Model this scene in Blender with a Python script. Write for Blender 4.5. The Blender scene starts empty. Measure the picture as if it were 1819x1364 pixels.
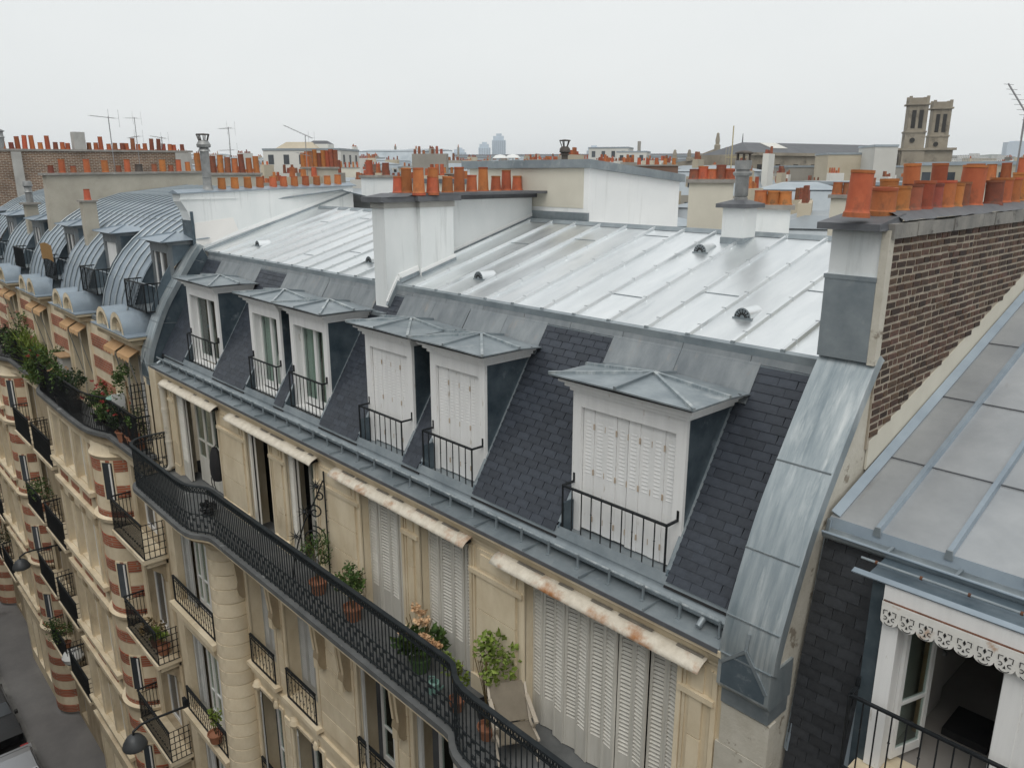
import bpy, math, random
from mathutils import Vector, Matrix
R = math.radians
random.seed(7)
sc = bpy.context.scene
ZO = 23.2          # camera height above the street; all coordinates below are relative to camera height

# ---------------------------------------------------------------- camera
cam_d = bpy.data.cameras.new('camera'); cam = bpy.data.objects.new('camera', cam_d)
sc.collection.objects.link(cam); sc.camera = cam
cam.location = (0, 0, ZO); cam.rotation_euler = (R(90 - 15.15), 0, R(47.2))
cam_d.sensor_width = 36; cam_d.lens = 36 * 1384 / 1819; cam_d.clip_start = .05; cam_d.clip_end = 30000

# ---------------------------------------------------------------- world, sun, exposure
SUN_EL, SUN_AZ = 58, 140      # azimuth measured from +Y (into the building) clockwise towards +X
w = bpy.data.worlds.new('World'); sc.world = w; w.use_nodes = True
nt = w.node_tree; nt.nodes.clear()
out = nt.nodes.new('ShaderNodeOutputWorld'); bg = nt.nodes.new('ShaderNodeBackground')
sky = nt.nodes.new('ShaderNodeTexSky'); sky.sky_type = 'NISHITA'; sky.sun_disc = False
sky.sun_elevation = R(SUN_EL); sky.sun_rotation = R(SUN_AZ); sky.dust_density = 6; sky.air_density = 1.5
mix = nt.nodes.new('ShaderNodeMix'); mix.data_type = 'RGBA'; mix.inputs[0].default_value = .93
nt.links.new(sky.outputs[0], mix.inputs[6])
tc = nt.nodes.new('ShaderNodeTexCoord'); nz = nt.nodes.new('ShaderNodeTexNoise'); nz.inputs['Scale'].default_value = 1.6; nz.inputs['Detail'].default_value = 3
mp = nt.nodes.new('ShaderNodeMapping'); mp.inputs['Scale'].default_value = (1, 1, 3)
nt.links.new(tc.outputs['Generated'], mp.inputs[0]); nt.links.new(mp.outputs[0], nz.inputs['Vector'])
cr = nt.nodes.new('ShaderNodeValToRGB'); cr.color_ramp.elements[0].position = .3; cr.color_ramp.elements[1].position = .75
cr.color_ramp.elements[0].color = (8.4, 8.7, 8.75, 1); cr.color_ramp.elements[1].color = (9.2, 9.4, 9.35, 1)
nt.links.new(nz.outputs[0], cr.inputs[0]); nt.links.new(cr.outputs[0], mix.inputs[7])
nt.links.new(mix.outputs[2], bg.inputs[0]); bg.inputs[1].default_value = .1
nt.links.new(bg.outputs[0], out.inputs[0])
sd = bpy.data.lights.new('sun', 'SUN'); sd.energy = 1.3; sd.angle = R(40); sd.color = (1, .97, .92)
so = bpy.data.objects.new('sun', sd); sc.collection.objects.link(so)
dv = Vector((math.sin(R(SUN_AZ)) * math.cos(R(SUN_EL)), math.cos(R(SUN_AZ)) * math.cos(R(SUN_EL)), math.sin(R(SUN_EL))))
so.rotation_euler = dv.to_track_quat('Z', 'Y').to_euler(); so.location = (0, 0, 90)
vs = sc.view_settings; vs.view_transform = 'Standard'; vs.look = 'None'; vs.exposure = .03; vs.gamma = 1; vs.use_curve_mapping = False
sc.cycles.use_denoising = True; sc.cycles.denoising_prefilter = 'ACCURATE'
sc.cycles.max_bounces = 6; sc.cycles.transparent_max_bounces = 12; sc.cycles.volume_bounces = 2

# ---------------------------------------------------------------- materials
MAT = {}
def M(name, c1, c2=None, scale=4, rough=.7, metal=0, bump=0, bscale=60, rnd=0, stretch=(1, 1, 1), c3=None, th=.6, c3scale=2.5, soft=.08, c3stretch=None, detail=6, spec=.5, alpha=None, hue=0, rvar=0):
    m = bpy.data.materials.new(name); m.use_nodes = True; n = m.node_tree.nodes; L = m.node_tree.links
    p = n['Principled BSDF']; p.inputs['Roughness'].default_value = rough; p.inputs['Metallic'].default_value = metal
    p.inputs['Specular IOR Level'].default_value = spec
    tc = n.new('ShaderNodeTexCoord')
    def noise(s, st, d=detail):
        mp = n.new('ShaderNodeMapping'); mp.inputs['Scale'].default_value = st
        t = n.new('ShaderNodeTexNoise'); t.inputs['Scale'].default_value = s; t.inputs['Detail'].default_value = d; t.inputs['Roughness'].default_value = .65
        L.new(tc.outputs['Object'], mp.inputs[0]); L.new(mp.outputs[0], t.inputs['Vector']); return t
    c2 = c2 or c1
    t = noise(scale, stretch)
    r = n.new('ShaderNodeValToRGB'); r.color_ramp.elements[0].position = .3; r.color_ramp.elements[1].position = .7
    r.color_ramp.elements[0].color = (*c1, 1); r.color_ramp.elements[1].color = (*c2, 1)
    L.new(t.outputs[0], r.inputs[0]); col = r.outputs[0]
    if c3:
        t3 = noise(c3scale, c3stretch or stretch)
        r3 = n.new('ShaderNodeValToRGB'); r3.color_ramp.elements[0].position = th; r3.color_ramp.elements[1].position = min(1, th + soft)
        L.new(t3.outputs[0], r3.inputs[0])
        mx = n.new('ShaderNodeMix'); mx.data_type = 'RGBA'; L.new(r3.outputs[0], mx.inputs[0]); L.new(col, mx.inputs[6]); mx.inputs[7].default_value = (*c3, 1); col = mx.outputs[2]
    if rnd:
        oi = n.new('ShaderNodeObjectInfo'); ge = n.new('ShaderNodeNewGeometry'); ad = n.new('ShaderNodeMath'); ad.operation = 'ADD'
        L.new(oi.outputs['Random'], ad.inputs[0]); L.new(ge.outputs['Random Per Island'], ad.inputs[1])
        fr = n.new('ShaderNodeMath'); fr.operation = 'FRACT'; L.new(ad.outputs[0], fr.inputs[0])
        mr = n.new('ShaderNodeMapRange'); mr.inputs['To Min'].default_value = 1 - rnd; mr.inputs['To Max'].default_value = 1 + rnd; L.new(fr.outputs[0], mr.inputs[0])
        h = n.new('ShaderNodeHueSaturation'); L.new(mr.outputs[0], h.inputs['Value']); L.new(col, h.inputs['Color']); col = h.outputs[0]
        if hue:
            m2 = n.new('ShaderNodeMath'); m2.operation = 'MULTIPLY'; m2.inputs[1].default_value = 7.31; L.new(fr.outputs[0], m2.inputs[0])
            f2 = n.new('ShaderNodeMath'); f2.operation = 'FRACT'; L.new(m2.outputs[0], f2.inputs[0])
            mr2 = n.new('ShaderNodeMapRange'); mr2.inputs['To Min'].default_value = .5 - hue; mr2.inputs['To Max'].default_value = .5 + hue; L.new(f2.outputs[0], mr2.inputs[0]); L.new(mr2.outputs[0], h.inputs['Hue'])
    L.new(col, p.inputs['Base Color'])
    if rvar:
        mr = n.new('ShaderNodeMapRange'); mr.inputs['To Min'].default_value = rough - rvar; mr.inputs['To Max'].default_value = rough + rvar; L.new(t.outputs[0], mr.inputs[0]); L.new(mr.outputs[0], p.inputs['Roughness'])
    if bump:
        tb = noise(bscale, (1, 1, 1), 4); b = n.new('ShaderNodeBump'); b.inputs['Strength'].default_value = bump; b.inputs['Distance'].default_value = .01
        L.new(tb.outputs[0], b.inputs['Height']); L.new(b.outputs[0], p.inputs['Normal'])
    MAT[name] = m; return m
M('zinc_new', (.70, .73, .745), (.88, .90, .905), 1.1, .34, .9, .45, 2.2, stretch=(2.2, .5, 1), rvar=.12, rnd=.07, c3=(.56, .60, .615), th=.60, c3scale=1.6, soft=.2)
M('zinc_old', (.19, .225, .247), (.33, .368, .388), 2.2, .45, .45, .12, 25, c3=(.43, .455, .46), th=.6, c3scale=3, soft=.2, rnd=.06)
M('zinc_coping', (.20, .245, .27), (.42, .46, .475), 1.8, .42, .5, .1, 20, stretch=(5, 1, .4), c3=(.62, .645, .64), th=.5, c3scale=1.5, soft=.22)
M('rust_pale', (.40, .30, .21), (.55, .46, .37), 9, .8)
M('stone_opposite', (.24, .20, .145), (.34, .285, .21), 1.2, .9)  # darkened so the unseen row bounces less light into the street
M('patch_grey', (.16, .145, .125), (.24, .22, .19), 9, .85)
M('valance_white', (.66, .645, .60), (.78, .765, .73), 8, .7, 0, .2, 40, c3=(.42, .22, .10), th=.60, c3scale=6, soft=.14, detail=8)
M('zinc_foot', (.07, .10, .125), (.15, .19, .22), 2.5, .4, .4, .15, 20, c3=(.28, .32, .34), th=.62, c3scale=5, soft=.15)
M('zinc_dark', (.045, .068, .086), (.12, .155, .18), 3, .38, .4, .15, 20, c3=(.26, .30, .325), th=.61, c3scale=4, soft=.18)
M('zinc_lead', (.15, .17, .185), (.26, .28, .29), 2.5, .55, .3, .1, 25, stretch=(2, 1, .6), c3=(.27, .255, .24), th=.6, c3scale=3, soft=.15, rnd=.08)
M('zinc_blue', (.23, .28, .33), (.34, .40, .45), 1.2, .45, .4, .08, 14, rnd=.05)
M('zinc_right', (.31, .325, .34), (.43, .445, .455), 1.3, .45, .5, .3, 2.5, c3=(.25, .235, .225), th=.63, c3scale=1.6, soft=.22, rnd=.06, c3stretch=(2.5, .5, 1))
M('slate', (.026, .032, .043), (.046, .054, .069), 14, .5, 0, .25, 60, rnd=.18, spec=.35)
M('slate_dark', (.018, .02, .024), (.034, .037, .042), 14, .6, 0, .25, 60, rnd=.25)
M('black_gap', (.012, .012, .013), None, 4, .9)
M('stone', (.55, .45, .30), (.76, .665, .50), 1.6, .85, 0, .35, 60, stretch=(1, 1, .5), c3=(.36, .275, .165), th=.61, c3scale=1.3, soft=.22, rnd=.09)
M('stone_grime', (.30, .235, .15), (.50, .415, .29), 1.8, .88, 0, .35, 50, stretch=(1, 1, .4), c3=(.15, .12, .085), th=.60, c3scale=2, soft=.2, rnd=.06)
M('slab_lead', (.085, .09, .092), (.15, .155, .155), 3, .7, .1, .3, 30, c3=(.36, .365, .36), th=.64, c3scale=2.2, soft=.12)
M('stone_grey', (.20, .19, .175), (.33, .31, .28), 3, .85, 0, .4, 40, c3=(.42, .42, .41), th=.6, c3scale=4, soft=.15)
M('plaster_cracked', (.44, .41, .34), (.57, .54, .47), 3, .85, 0, .6, 30, c3=(.24, .205, .16), th=.585, c3scale=5, soft=.06)
M('paint_white', (.74, .74, .73), (.84, .84, .83), 3, .55, 0, .1, 60, stretch=(3, 3, .3), c3=(.50, .455, .39), th=.635, c3scale=7, soft=.1, c3stretch=(2.4, 2.4, .5))
M('paint_clean', (.74, .74, .73), (.80, .80, .79), 3, .4)
M('shutter_cream', (.52, .50, .445), (.64, .62, .565), 3, .6, 0, .1, 60, stretch=(3, 3, .3), c3=(.40, .37, .31), th=.62, c3scale=4, soft=.15, rnd=.06)
M('shutter_grey', (.34, .345, .335), (.43, .43, .41), 3, .6)
M('render_white', (.66, .69, .69), (.79, .805, .80), .9, .85, 0, .3, 70, stretch=(1, 1, .5), c3=(.44, .46, .455), th=.575, c3scale=2.4, soft=.28, c3stretch=(2.6, 2.6, .2))
M('render_bright', (.76, .77, .765), (.84, .845, .835), 1, .85, 0, .3, 70, c3=(.60, .605, .59), th=.575, c3scale=2.2, soft=.28, c3stretch=(2.6, 2.6, .2))
M('render_cream', (.55, .52, .44), (.63, .60, .51), 1.2, .85, 0, .2, 70)
M('render_patch', (.78, .76, .73), (.82, .80, .77), 1.2, .85, 0, .2, 70)
M('render_grey', (.34, .31, .255), (.46, .43, .36), 1, .9, 0, .3, 40, c3=(.24, .22, .18), th=.62, c3scale=1.4, soft=.2)
M('cap_lead', (.085, .09, .10), (.13, .135, .145), 4, .6, .1, .15, 40)
M('mortar_cap', (.17, .165, .155), (.29, .275, .245), 3, .9, 0, .6, 25, c3=(.055, .05, .045), th=.56, c3scale=3.5, soft=.12)
M('terracotta', (.31, .082, .030), (.43, .13, .048), 6, .8, 0, .3, 60, stretch=(1, 1, .6), c3=(.13, .055, .032), th=.545, c3scale=5, soft=.2, rnd=.3, hue=.014)
M('terracotta_dark', (.16, .055, .03), (.30, .09, .045), 6, .8, 0, .2, 60, c3=(.10, .07, .05), th=.55, c3scale=5, soft=.12, rnd=.3, hue=.015)
M('terracotta_ochre', (.33, .115, .03), (.44, .165, .045), 6, .8, 0, .2, 60, c3=(.13, .085, .04), th=.54, c3scale=5, soft=.14, rnd=.2)
M('pot_inside', (.03, .018, .012), None, 4, .9)
M('brick', (.042, .025, .0175), (.095, .052, .033), 12, .85, 0, .6, 50, rnd=.6, hue=.014)
M('mortar', (.31, .265, .21), (.43, .375, .30), 6, .95, 0, .6, 40, c3=(.17, .14, .11), th=.58, c3scale=4, soft=.2)
M('brick_band', (.30, .10, .05), (.42, .155, .08), 9, .85, 0, .3, 50, c3=(.20, .08, .05), th=.6, c3scale=6)
M('iron', (.008, .010, .012), (.018, .021, .024), 8, .55, .1, .1, 60, spec=.35)
M('iron_blue', (.012, .016, .019), (.026, .032, .036), 5, .55, .1, .1, 60, spec=.35)
M('canopy_rust', (.52, .47, .385), (.70, .65, .555), 9, .8, 0, .6, 30, c3=(.36, .16, .06), th=.515, c3scale=1.7, soft=.13, c3stretch=(1, 1, 1), detail=10)
M('canopy_pale', (.52, .47, .385), (.70, .65, .555), 9, .8, 0, .6, 30, c3=(.40, .31, .21), th=.60, c3scale=2.2, soft=.14, c3stretch=(1, 1, 1), detail=10)
M('rust', (.06, .03, .02), (.17, .065, .03), 8, .9, 0, .4, 40)
M('curtain_green', (.34, .41, .35), (.54, .60, .54), 3, .9, 0, stretch=(12, 12, .2))
M('curtain_dark', (.03, .033, .035), (.09, .085, .075), 3, .9, 0, stretch=(10, 10, .2))
M('curtain_pale', (.38, .39, .37), (.50, .51, .48), 3, .9, 0, stretch=(12, 12, .2))
M('shade_back', (.10, .09, .075), None, 4, .9)
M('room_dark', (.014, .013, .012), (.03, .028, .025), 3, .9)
M('pane_far', (.035, .042, .05), (.075, .085, .095), .5, .12, 0, spec=.6, rnd=.3)
M('asphalt', (.045, .045, .048), (.07, .07, .072), 1.2, .85, 0, .4, 40, c3=(.035, .035, .037), th=.62, c3scale=.5, soft=.1)
M('pavement', (.14, .135, .135), (.19, .185, .18), .9, .85, 0, .3, 30, c3=(.10, .095, .09), th=.62, c3scale=.7, soft=.1)
M('kerb_stone', (.16, .155, .15), (.22, .215, .205), 3, .85, 0, .3, 30)
M('leaf_green', (.030, .06, .014), (.075, .125, .03), 3, .6, rnd=.45, hue=.02, spec=.3)
M('leaf_dark', (.014, .03, .012), (.035, .06, .022), 3, .6, rnd=.4, spec=.3)
M('leaf_lime', (.11, .16, .025), (.19, .25, .05), 3, .6, rnd=.35, spec=.3)
M('leaf_brown', (.09, .07, .03), (.15, .10, .04), 3, .7, rnd=.35)
M('petal_red', (.28, .02, .02), (.42, .05, .05), 4, .6, rnd=.3)
M('petal_pink', (.50, .27, .22), (.60, .38, .28), 4, .6, rnd=.3)
M('petal_peach', (.48, .27, .13), (.62, .43, .26), 4, .7, rnd=.25)
M('soil', (.03, .02, .015), None, 5, .95)
M('pot_clay', (.26, .11, .06), (.34, .15, .085), 5, .8)
M('pot_green', (.05, .10, .035), (.07, .13, .045), 5, .6)
M('pot_black', (.02, .02, .022), None, 5, .5)
M('pot_white', (.55, .55, .53), None, 5, .5)
M('plastic_pipe', (.52, .48, .40), (.62, .58, .50), 2, .6, c3=(.33, .30, .25), th=.62)
M('fabric_taupe', (.17, .145, .11), (.22, .19, .145), 6, .9)
M('chair_frame', (.42, .37, .30), (.50, .44, .36), 6, .6)
M('fabric_black', (.008, .008, .009), (.018, .018, .02), 6, .9)
M('wood', (.30, .19, .10), (.42, .28, .16), 3, .7, stretch=(1, 8, 1))
M('wicker', (.22, .12, .035), (.34, .19, .06), 14, .8, 0, .5, 50, stretch=(1, 1, 6))
M('table_plastic', (.20, .36, .31), None, 4, .5)
M('plastic_white', (.66, .67, .66), None, 4, .5)
M('galva', (.20, .205, .205), (.34, .345, .34), 6, .5, .5, .15, 40)
M('cowl_rust', (.05, .045, .042), (.13, .11, .095), 7, .7, .3, .3, 40)
M('concrete', (.34, .33, .31), (.46, .45, .42), 2, .9, 0, .3, 30)
M('interior_floor', (.28, .26, .24), (.34, .32, .30), 2, .7)
M('interior_wall', (.52, .50, .47), (.60, .58, .55), 1, .9)
M('car_black', (.008, .008, .009), None, 2, .25, .1, spec=.6)
M('car_silver', (.42, .43, .45), None, 2, .3, .7)
M('rubber', (.012, .012, .012), None, 5, .85)
M('plate', (.62, .62, .58), None, 4, .5)
M('red_light', (.35, .01, .01), None, 4, .3)
M('lamp_grey', (.055, .06, .065), (.075, .08, .085), 3, .5, .2)
M('awning_orange', (.50, .30, .14), (.58, .37, .20), 6, .85)
M('church_stone', (.21, .18, .138), (.35, .31, .245), .12, .9, 0, .3, 1, c3=(.11, .095, .075), th=.56, c3scale=.2, soft=.15)
M('roof_slate_far', (.085, .09, .10), (.12, .125, .135), .3, .7, rnd=.15)
M('zinc_far', (.24, .28, .31), (.38, .42, .45), .25, .45, .25, rnd=.2)
M('wall_far_cream', (.40, .35, .26), (.52, .46, .36), .15, .9, rnd=.18)
M('wall_far_white', (.56, .55, .51), (.66, .65, .61), .15, .9, rnd=.12)
M('wall_far_grey', (.24, .225, .20), (.36, .34, .30), .15, .9, rnd=.18)
M('wall_far_brick', (.16, .10, .075), (.24, .15, .11), .3, .9, rnd=.2)
M('tower_haze', (.42, .50, .58), (.52, .60, .68), .05, .6, rnd=.1)  # pale blue glass tone, lightened to carry distance haze in the colour
M('tower_strip', (.24, .30, .36), (.30, .36, .42), .05, .3)
M('hill_far', (.055, .075, .05), (.09, .10, .075), .02, .95)
M('antenna_grey', (.22, .22, .23), (.30, .30, .30), 5, .5, .4)
M('antenna_yellow', (.45, .38, .22), None, 5, .6)
M('cable', (.03, .03, .03), None, 5, .7)
def glass():
    m = bpy.data.materials.new('glass'); m.use_nodes = True; n = m.node_tree.nodes; L = m.node_tree.links; n.clear()
    o = n.new('ShaderNodeOutputMaterial'); mx = n.new('ShaderNodeMixShader'); t = n.new('ShaderNodeBsdfTransparent'); g = n.new('ShaderNodeBsdfGlossy')
    t.inputs[0].default_value = (.80, .86, .84, 1); g.inputs['Roughness'].default_value = .02
    f = n.new('ShaderNodeLayerWeight'); f.inputs[0].default_value = .5; pw = n.new('ShaderNodeMath'); pw.operation = 'POWER'; pw.inputs[1].default_value = 4; L.new(f.outputs['Facing'], pw.inputs[0]); ma = n.new('ShaderNodeMath'); ma.operation = 'MULTIPLY_ADD'; ma.inputs[1].default_value = .6; ma.inputs[2].default_value = .05
    L.new(pw.outputs[0], ma.inputs[0]); L.new(ma.outputs[0], mx.inputs[0]); L.new(t.outputs[0], mx.inputs[1]); L.new(g.outputs[0], mx.inputs[2]); L.new(mx.outputs[0], o.inputs[0]); MAT['glass'] = m
glass()

# ---------------------------------------------------------------- helpers
COL = sc.collection
def vec(*a): return Vector(a)
class MB:
    """collects shapes and links them as one mesh object"""
    def __init__(s): s.v = []; s.f = []
    def add(s, vs, fs):
        k = len(s.v); s.v += [tuple(q) for q in vs]; s.f += [tuple(i + k for i in f) for f in fs]; return s
    def box(s, x0, x1, y0, y1, z0, z1):
        if x0 > x1: x0, x1 = x1, x0
        if y0 > y1: y0, y1 = y1, y0
        if z0 > z1: z0, z1 = z1, z0
        return s.add([(x0, y0, z0), (x1, y0, z0), (x1, y1, z0), (x0, y1, z0), (x0, y0, z1), (x1, y0, z1), (x1, y1, z1), (x0, y1, z1)],
                     [(0, 3, 2, 1), (4, 5, 6, 7), (0, 1, 5, 4), (1, 2, 6, 5), (2, 3, 7, 6), (3, 0, 4, 7)])
    def quad(s, *p): return s.add(p, [tuple(range(len(p)))])
    def prism(s, poly, d):
        """polygon (list of points) extruded by the vector d"""
        n = len(poly); d = Vector(d); a = [Vector(p) for p in poly]; b = [p + d for p in a]
        return s.add(a + b, [tuple(range(n - 1, -1, -1)), tuple(range(n, 2 * n))] + [(i, (i + 1) % n, n + (i + 1) % n, n + i) for i in range(n)])
    def slab(s, pts, t):
        """flat polygon given thickness t along its own normal"""
        a = [Vector(p) for p in pts]; nn = (a[1] - a[0]).cross(a[2] - a[0]).normalized()
        return s.prism([p - nn * t for p in a], nn * t)
    def cyl(s, p, q, r, r2=None, n=8, cap=True):
        p = Vector(p); q = Vector(q); r2 = r if r2 is None else r2; d = (q - p).normalized()
        u = d.orthogonal().normalized(); v = d.cross(u); A = []
        for k in range(n):
            a = 2 * math.pi * k / n; A.append((u * math.cos(a) + v * math.sin(a)))
        V = [p + e * r for e in A] + [q + e * r2 for e in A]
        F = [(k, (k + 1) % n, n + (k + 1) % n, n + k) for k in range(n)]
        if cap: F += [tuple(range(n - 1, -1, -1)), tuple(range(n, 2 * n))]
        return s.add(V, F)
    def tube(s, pts, r, n=5):
        pts = [Vector(p) for p in pts]; V = []; F = []; m = len(pts)
        u = None
        for i, p in enumerate(pts):
            d = (pts[min(i + 1, m - 1)] - pts[max(i - 1, 0)]).normalized()
            u = d.orthogonal().normalized() if u is None else (u - d * u.dot(d)).normalized()
            v = d.cross(u)
            for k in range(n):
                a = 2 * math.pi * k / n + math.pi / 4; V.append(p + (u * math.cos(a) + v * math.sin(a)) * r)
        for i in range(m - 1):
            for k in range(n): F.append((i * n + k, i * n + (k + 1) % n, (i + 1) * n + (k + 1) % n, (i + 1) * n + k))
        F += [tuple(range(n - 1, -1, -1)), tuple(range((m - 1) * n, m * n))]
        return s.add(V, F)
    def bar(s, p, q, w, h=None, up=(0, 0, 1)):
        """rectangular bar from p to q"""
        p = Vector(p); q = Vector(q); d = (q - p).normalized(); up = Vector(up)
        a = d.cross(up); a = a.normalized() if a.length > 1e-4 else d.orthogonal().normalized(); b = a.cross(d).normalized(); h = h or w
        c = [a * w / 2 + b * h / 2, -a * w / 2 + b * h / 2, -a * w / 2 - b * h / 2, a * w / 2 - b * h / 2]
        return s.add([p + e for e in c] + [q + e for e in c], [(0, 1, 2, 3), (7, 6, 5, 4)] + [(k, 4 + k, 4 + (k + 1) % 4, (k + 1) % 4) for k in range(4)])
    def lathe(s, c, prof, n=16, a0=0, a1=2 * math.pi):
        """profile [(r, z)] turned about the vertical through c"""
        full = abs(a1 - a0 - 2 * math.pi) < 1e-6; m = n if full else n + 1; V = []; F = []
        for r, z in prof:
            for k in range(m):
                a = a0 + (a1 - a0) * k / n; V.append((c[0] + r * math.cos(a), c[1] + r * math.sin(a), c[2] + z))
        for i in range(len(prof) - 1):
            for k in range(n): F.append((i * m + k, i * m + (k + 1) % m, (i + 1) * m + (k + 1) % m, (i + 1) * m + k))
        return s.add(V, F)
    def sweep(s, prof, path, closed=False):
        """profile [(outward, z)] swept along plan path [(x, y)]; outward is to the right of travel"""
        m = len(path); V = []; F = []; k = len(prof)
        for i in range(m):
            a = Vector(path[max(i - 1, 0)]); b = Vector(path[min(i + 1, m - 1)]); p = Vector(path[i])
            d1 = (p - a).normalized() if i else (b - p).normalized(); d2 = (b - p).normalized() if i < m - 1 else d1
            n1 = Vector((d1.y, -d1.x)); n2 = Vector((d2.y, -d2.x)); nn = (n1 + n2); nn = nn / max(nn.dot(n1), .3)
            for o, z in prof: V.append((p.x + nn.x * o, p.y + nn.y * o, z))
        for i in range(m - 1):
            for j in range(k - (0 if closed else 1)): F.append((i * k + j, i * k + (j + 1) % k, (i + 1) * k + (j + 1) % k, (i + 1) * k + j))
        if closed: F += [tuple(range(k)), tuple(range((m - 1) * k + k - 1, (m - 1) * k - 1, -1))]
        return s.add(V, F)
    def wall(s, T, u0, u1, v0, v1, holes, depth):
        """front face of a wall with rectangular holes and their reveals; T(u, v, d) -> point"""
        us = sorted({u0, u1, *[h[0] for h in holes], *[h[1] for h in holes]}); vs = sorted({v0, v1, *[h[2] for h in holes], *[h[3] for h in holes]})
        us = [u for u in us if u0 <= u <= u1]; vs = [v for v in vs if v0 <= v <= v1]
        for a, b in zip(us, us[1:]):
            for c, d in zip(vs, vs[1:]):
                mu, mv = (a + b) / 2, (c + d) / 2
                if any(h[0] < mu < h[1] and h[2] < mv < h[3] for h in holes): continue
                s.quad(T(a, c, 0), T(b, c, 0), T(b, d, 0), T(a, d, 0))
        for a, b, c, d in holes:
            s.quad(T(a, c, 0), T(a, d, 0), T(a, d, depth), T(a, c, depth)); s.quad(T(b, d, 0), T(b, c, 0), T(b, c, depth), T(b, d, depth))
            s.quad(T(a, d, 0), T(b, d, 0), T(b, d, depth), T(a, d, depth)); s.quad(T(b, c, 0), T(a, c, 0), T(a, c, depth), T(b, c, depth))
        return s
    def mesh(s, name, mat, smooth=False, org=(0, 0, 0)):
        me = bpy.data.meshes.new(name)
        me.from_pydata([(x - org[0], y - org[1], z - org[2]) for x, y, z in s.v], [], s.f)
        for m in (mat if isinstance(mat, (list, tuple)) else [mat]): me.materials.append(MAT[m])
        if smooth:
            me.polygons.foreach_set('use_smooth', [True] * len(me.polygons))
            try: me.set_sharp_from_angle(angle=R(40))
            except Exception: pass
        me.update(); return me
    def solo(s, name, mat, label, cat, loc, group=None, smooth=False):
        """a thing that is one mesh"""
        o = bpy.data.objects.new(name, s.mesh(name, mat, smooth, loc)); COL.objects.link(o); o.location = (loc[0], loc[1], loc[2] + ZO)
        o['label'] = label; o['category'] = cat
        if group: o['group'] = group
        return o
    def struct(s, name, mat, kind='structure'):
        o = bpy.data.objects.new(name, s.mesh(name, mat)); COL.objects.link(o); o.location = (0, 0, ZO); o['kind'] = kind; return o
LOCS = {}
def thing(name, label, cat, loc=(0, 0, 0), group=None):
    o = bpy.data.objects.new(name, None); COL.objects.link(o); o.location = (loc[0], loc[1], loc[2] + ZO); o.empty_display_size = .2
    o['label'] = label; o['category'] = cat; LOCS[o.name] = tuple(loc)
    if group: o['group'] = group
    return o

def _part(s, name, mat, parent, smooth=False, kind=None, label=None):
    o = bpy.data.objects.new(name, s.mesh(name, mat, smooth)); COL.objects.link(o); o.parent = parent
    if parent is not None and parent.name in LOCS: o.location = -Vector(LOCS[parent.name])
    if kind: o['kind'] = kind
    if label: o['label'] = label
    return o
MB.part = _part
def inst(name, me, parent, loc, rot=(0, 0, 0), scale=(1, 1, 1)):
    """one more object on shared mesh data, placed at world-relative loc below parent"""
    o = bpy.data.objects.new(name, me); COL.objects.link(o); o.parent = parent
    l = Vector(loc)
    if parent.name in LOCS: l = l - Vector(LOCS[parent.name])
    o.location = l; o.rotation_euler = rot; o.scale = scale; return o
def box(x0, x1, y0, y1, z0, z1): return MB().box(x0, x1, y0, y1, z0, z1)
def arc(c, r, a0, a1, n): return [(c[0] + r * math.cos(a0 + (a1 - a0) * k / n), c[1] + r * math.sin(a0 + (a1 - a0) * k / n)) for k in range(n + 1)]
def jit(a): return random.uniform(-a, a)
# ---------------------------------------------------------------- ground
GZ = -23.2
MB().quad((-5000, -5000, GZ), (5000, -5000, GZ), (5000, 5000, GZ), (-5000, 5000, GZ)).struct('ground', 'asphalt')
pav = MB()
pav.box(-140, 30, 4.05, 7.5, GZ - .1, GZ + .13); pav.struct('pavement', 'pavement')
k = MB()
for i in range(85): k.box(-140 + i * 2 + .01, -138 + i * 2 - .01, 3.86, 4.05, GZ - .1, GZ + .14)
k.struct('kerb', 'kerb_stone')
MB().box(-140, 30, -7.5, -4.0, GZ - .1, GZ + .13).struct('pavement', 'pavement')

# ---------------------------------------------------------------- main building
SS = 1.614
def sz(y): return -3.771 + SS * (y - 6.483)          # slate plane
def rz(y): return -1.84 + .283 * (y - 7.65)           # zinc roof plane
SN = Vector((0, -SS, 1)).normalized()                 # slate normal (out, up)
SU = Vector((0, 1, SS)).normalized()                  # up the slope
XL, XR = -19.1, -3.42
B = thing('apartment_building', 'cream stone apartment building with slate mansard, six dormers and bright zinc roof', 'building', (-11.2, 6.2, GZ))
DORM = [(-17.76, -16.13), (-14.58, -13.31), (-12.92, -11.62), (-10.41, -9.16), (-8.72, -7.53), (-5.94, -4.35)]
APR = [(-18.25, -16.18), (-14.99, -13.31), (-13.29, -11.56), (-10.81, -9.09), (-9.07, -7.43), (-6.25, -4.19)]
ribs = [-3.979 - .6045 * k for k in range(25)]

# zinc roof: sheets, battens, ridge
edges = [XR + .02] + ribs + [-19.32]
for a, b in zip(edges, edges[1:]):
    y1 = 10.94
    MB().slab([(b + .004, 7.62, rz(7.62)), (a - .004, 7.62, rz(7.62)), (a - .004, y1, rz(y1)), (b + .004, y1, rz(y1))], .012).part('roof_sheet', 'zinc_new', B)
MB().slab([(-19.9, 10.95, rz(10.94)), (XR + .02, 10.95, rz(10.94)), (XR + .02, 14.4, rz(10.94) - 1.0), (-19.9, 14.4, rz(10.94) - 1.0)], .012).part('rear_roof', 'zinc_new', B)
MB().slab([(-19.9, 7.62, rz(7.62)), (-19.33, 7.62, rz(7.62)), (-19.33, 10.94, rz(10.94)), (-19.9, 10.94, rz(10.94))], .012).part('roof_sheet', 'zinc_new', B)
bm = MB()
pr = [(-.028, 0), (-.018, .042), (.018, .042), (.028, 0)]
y0, y1 = 7.60, 10.9
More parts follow.
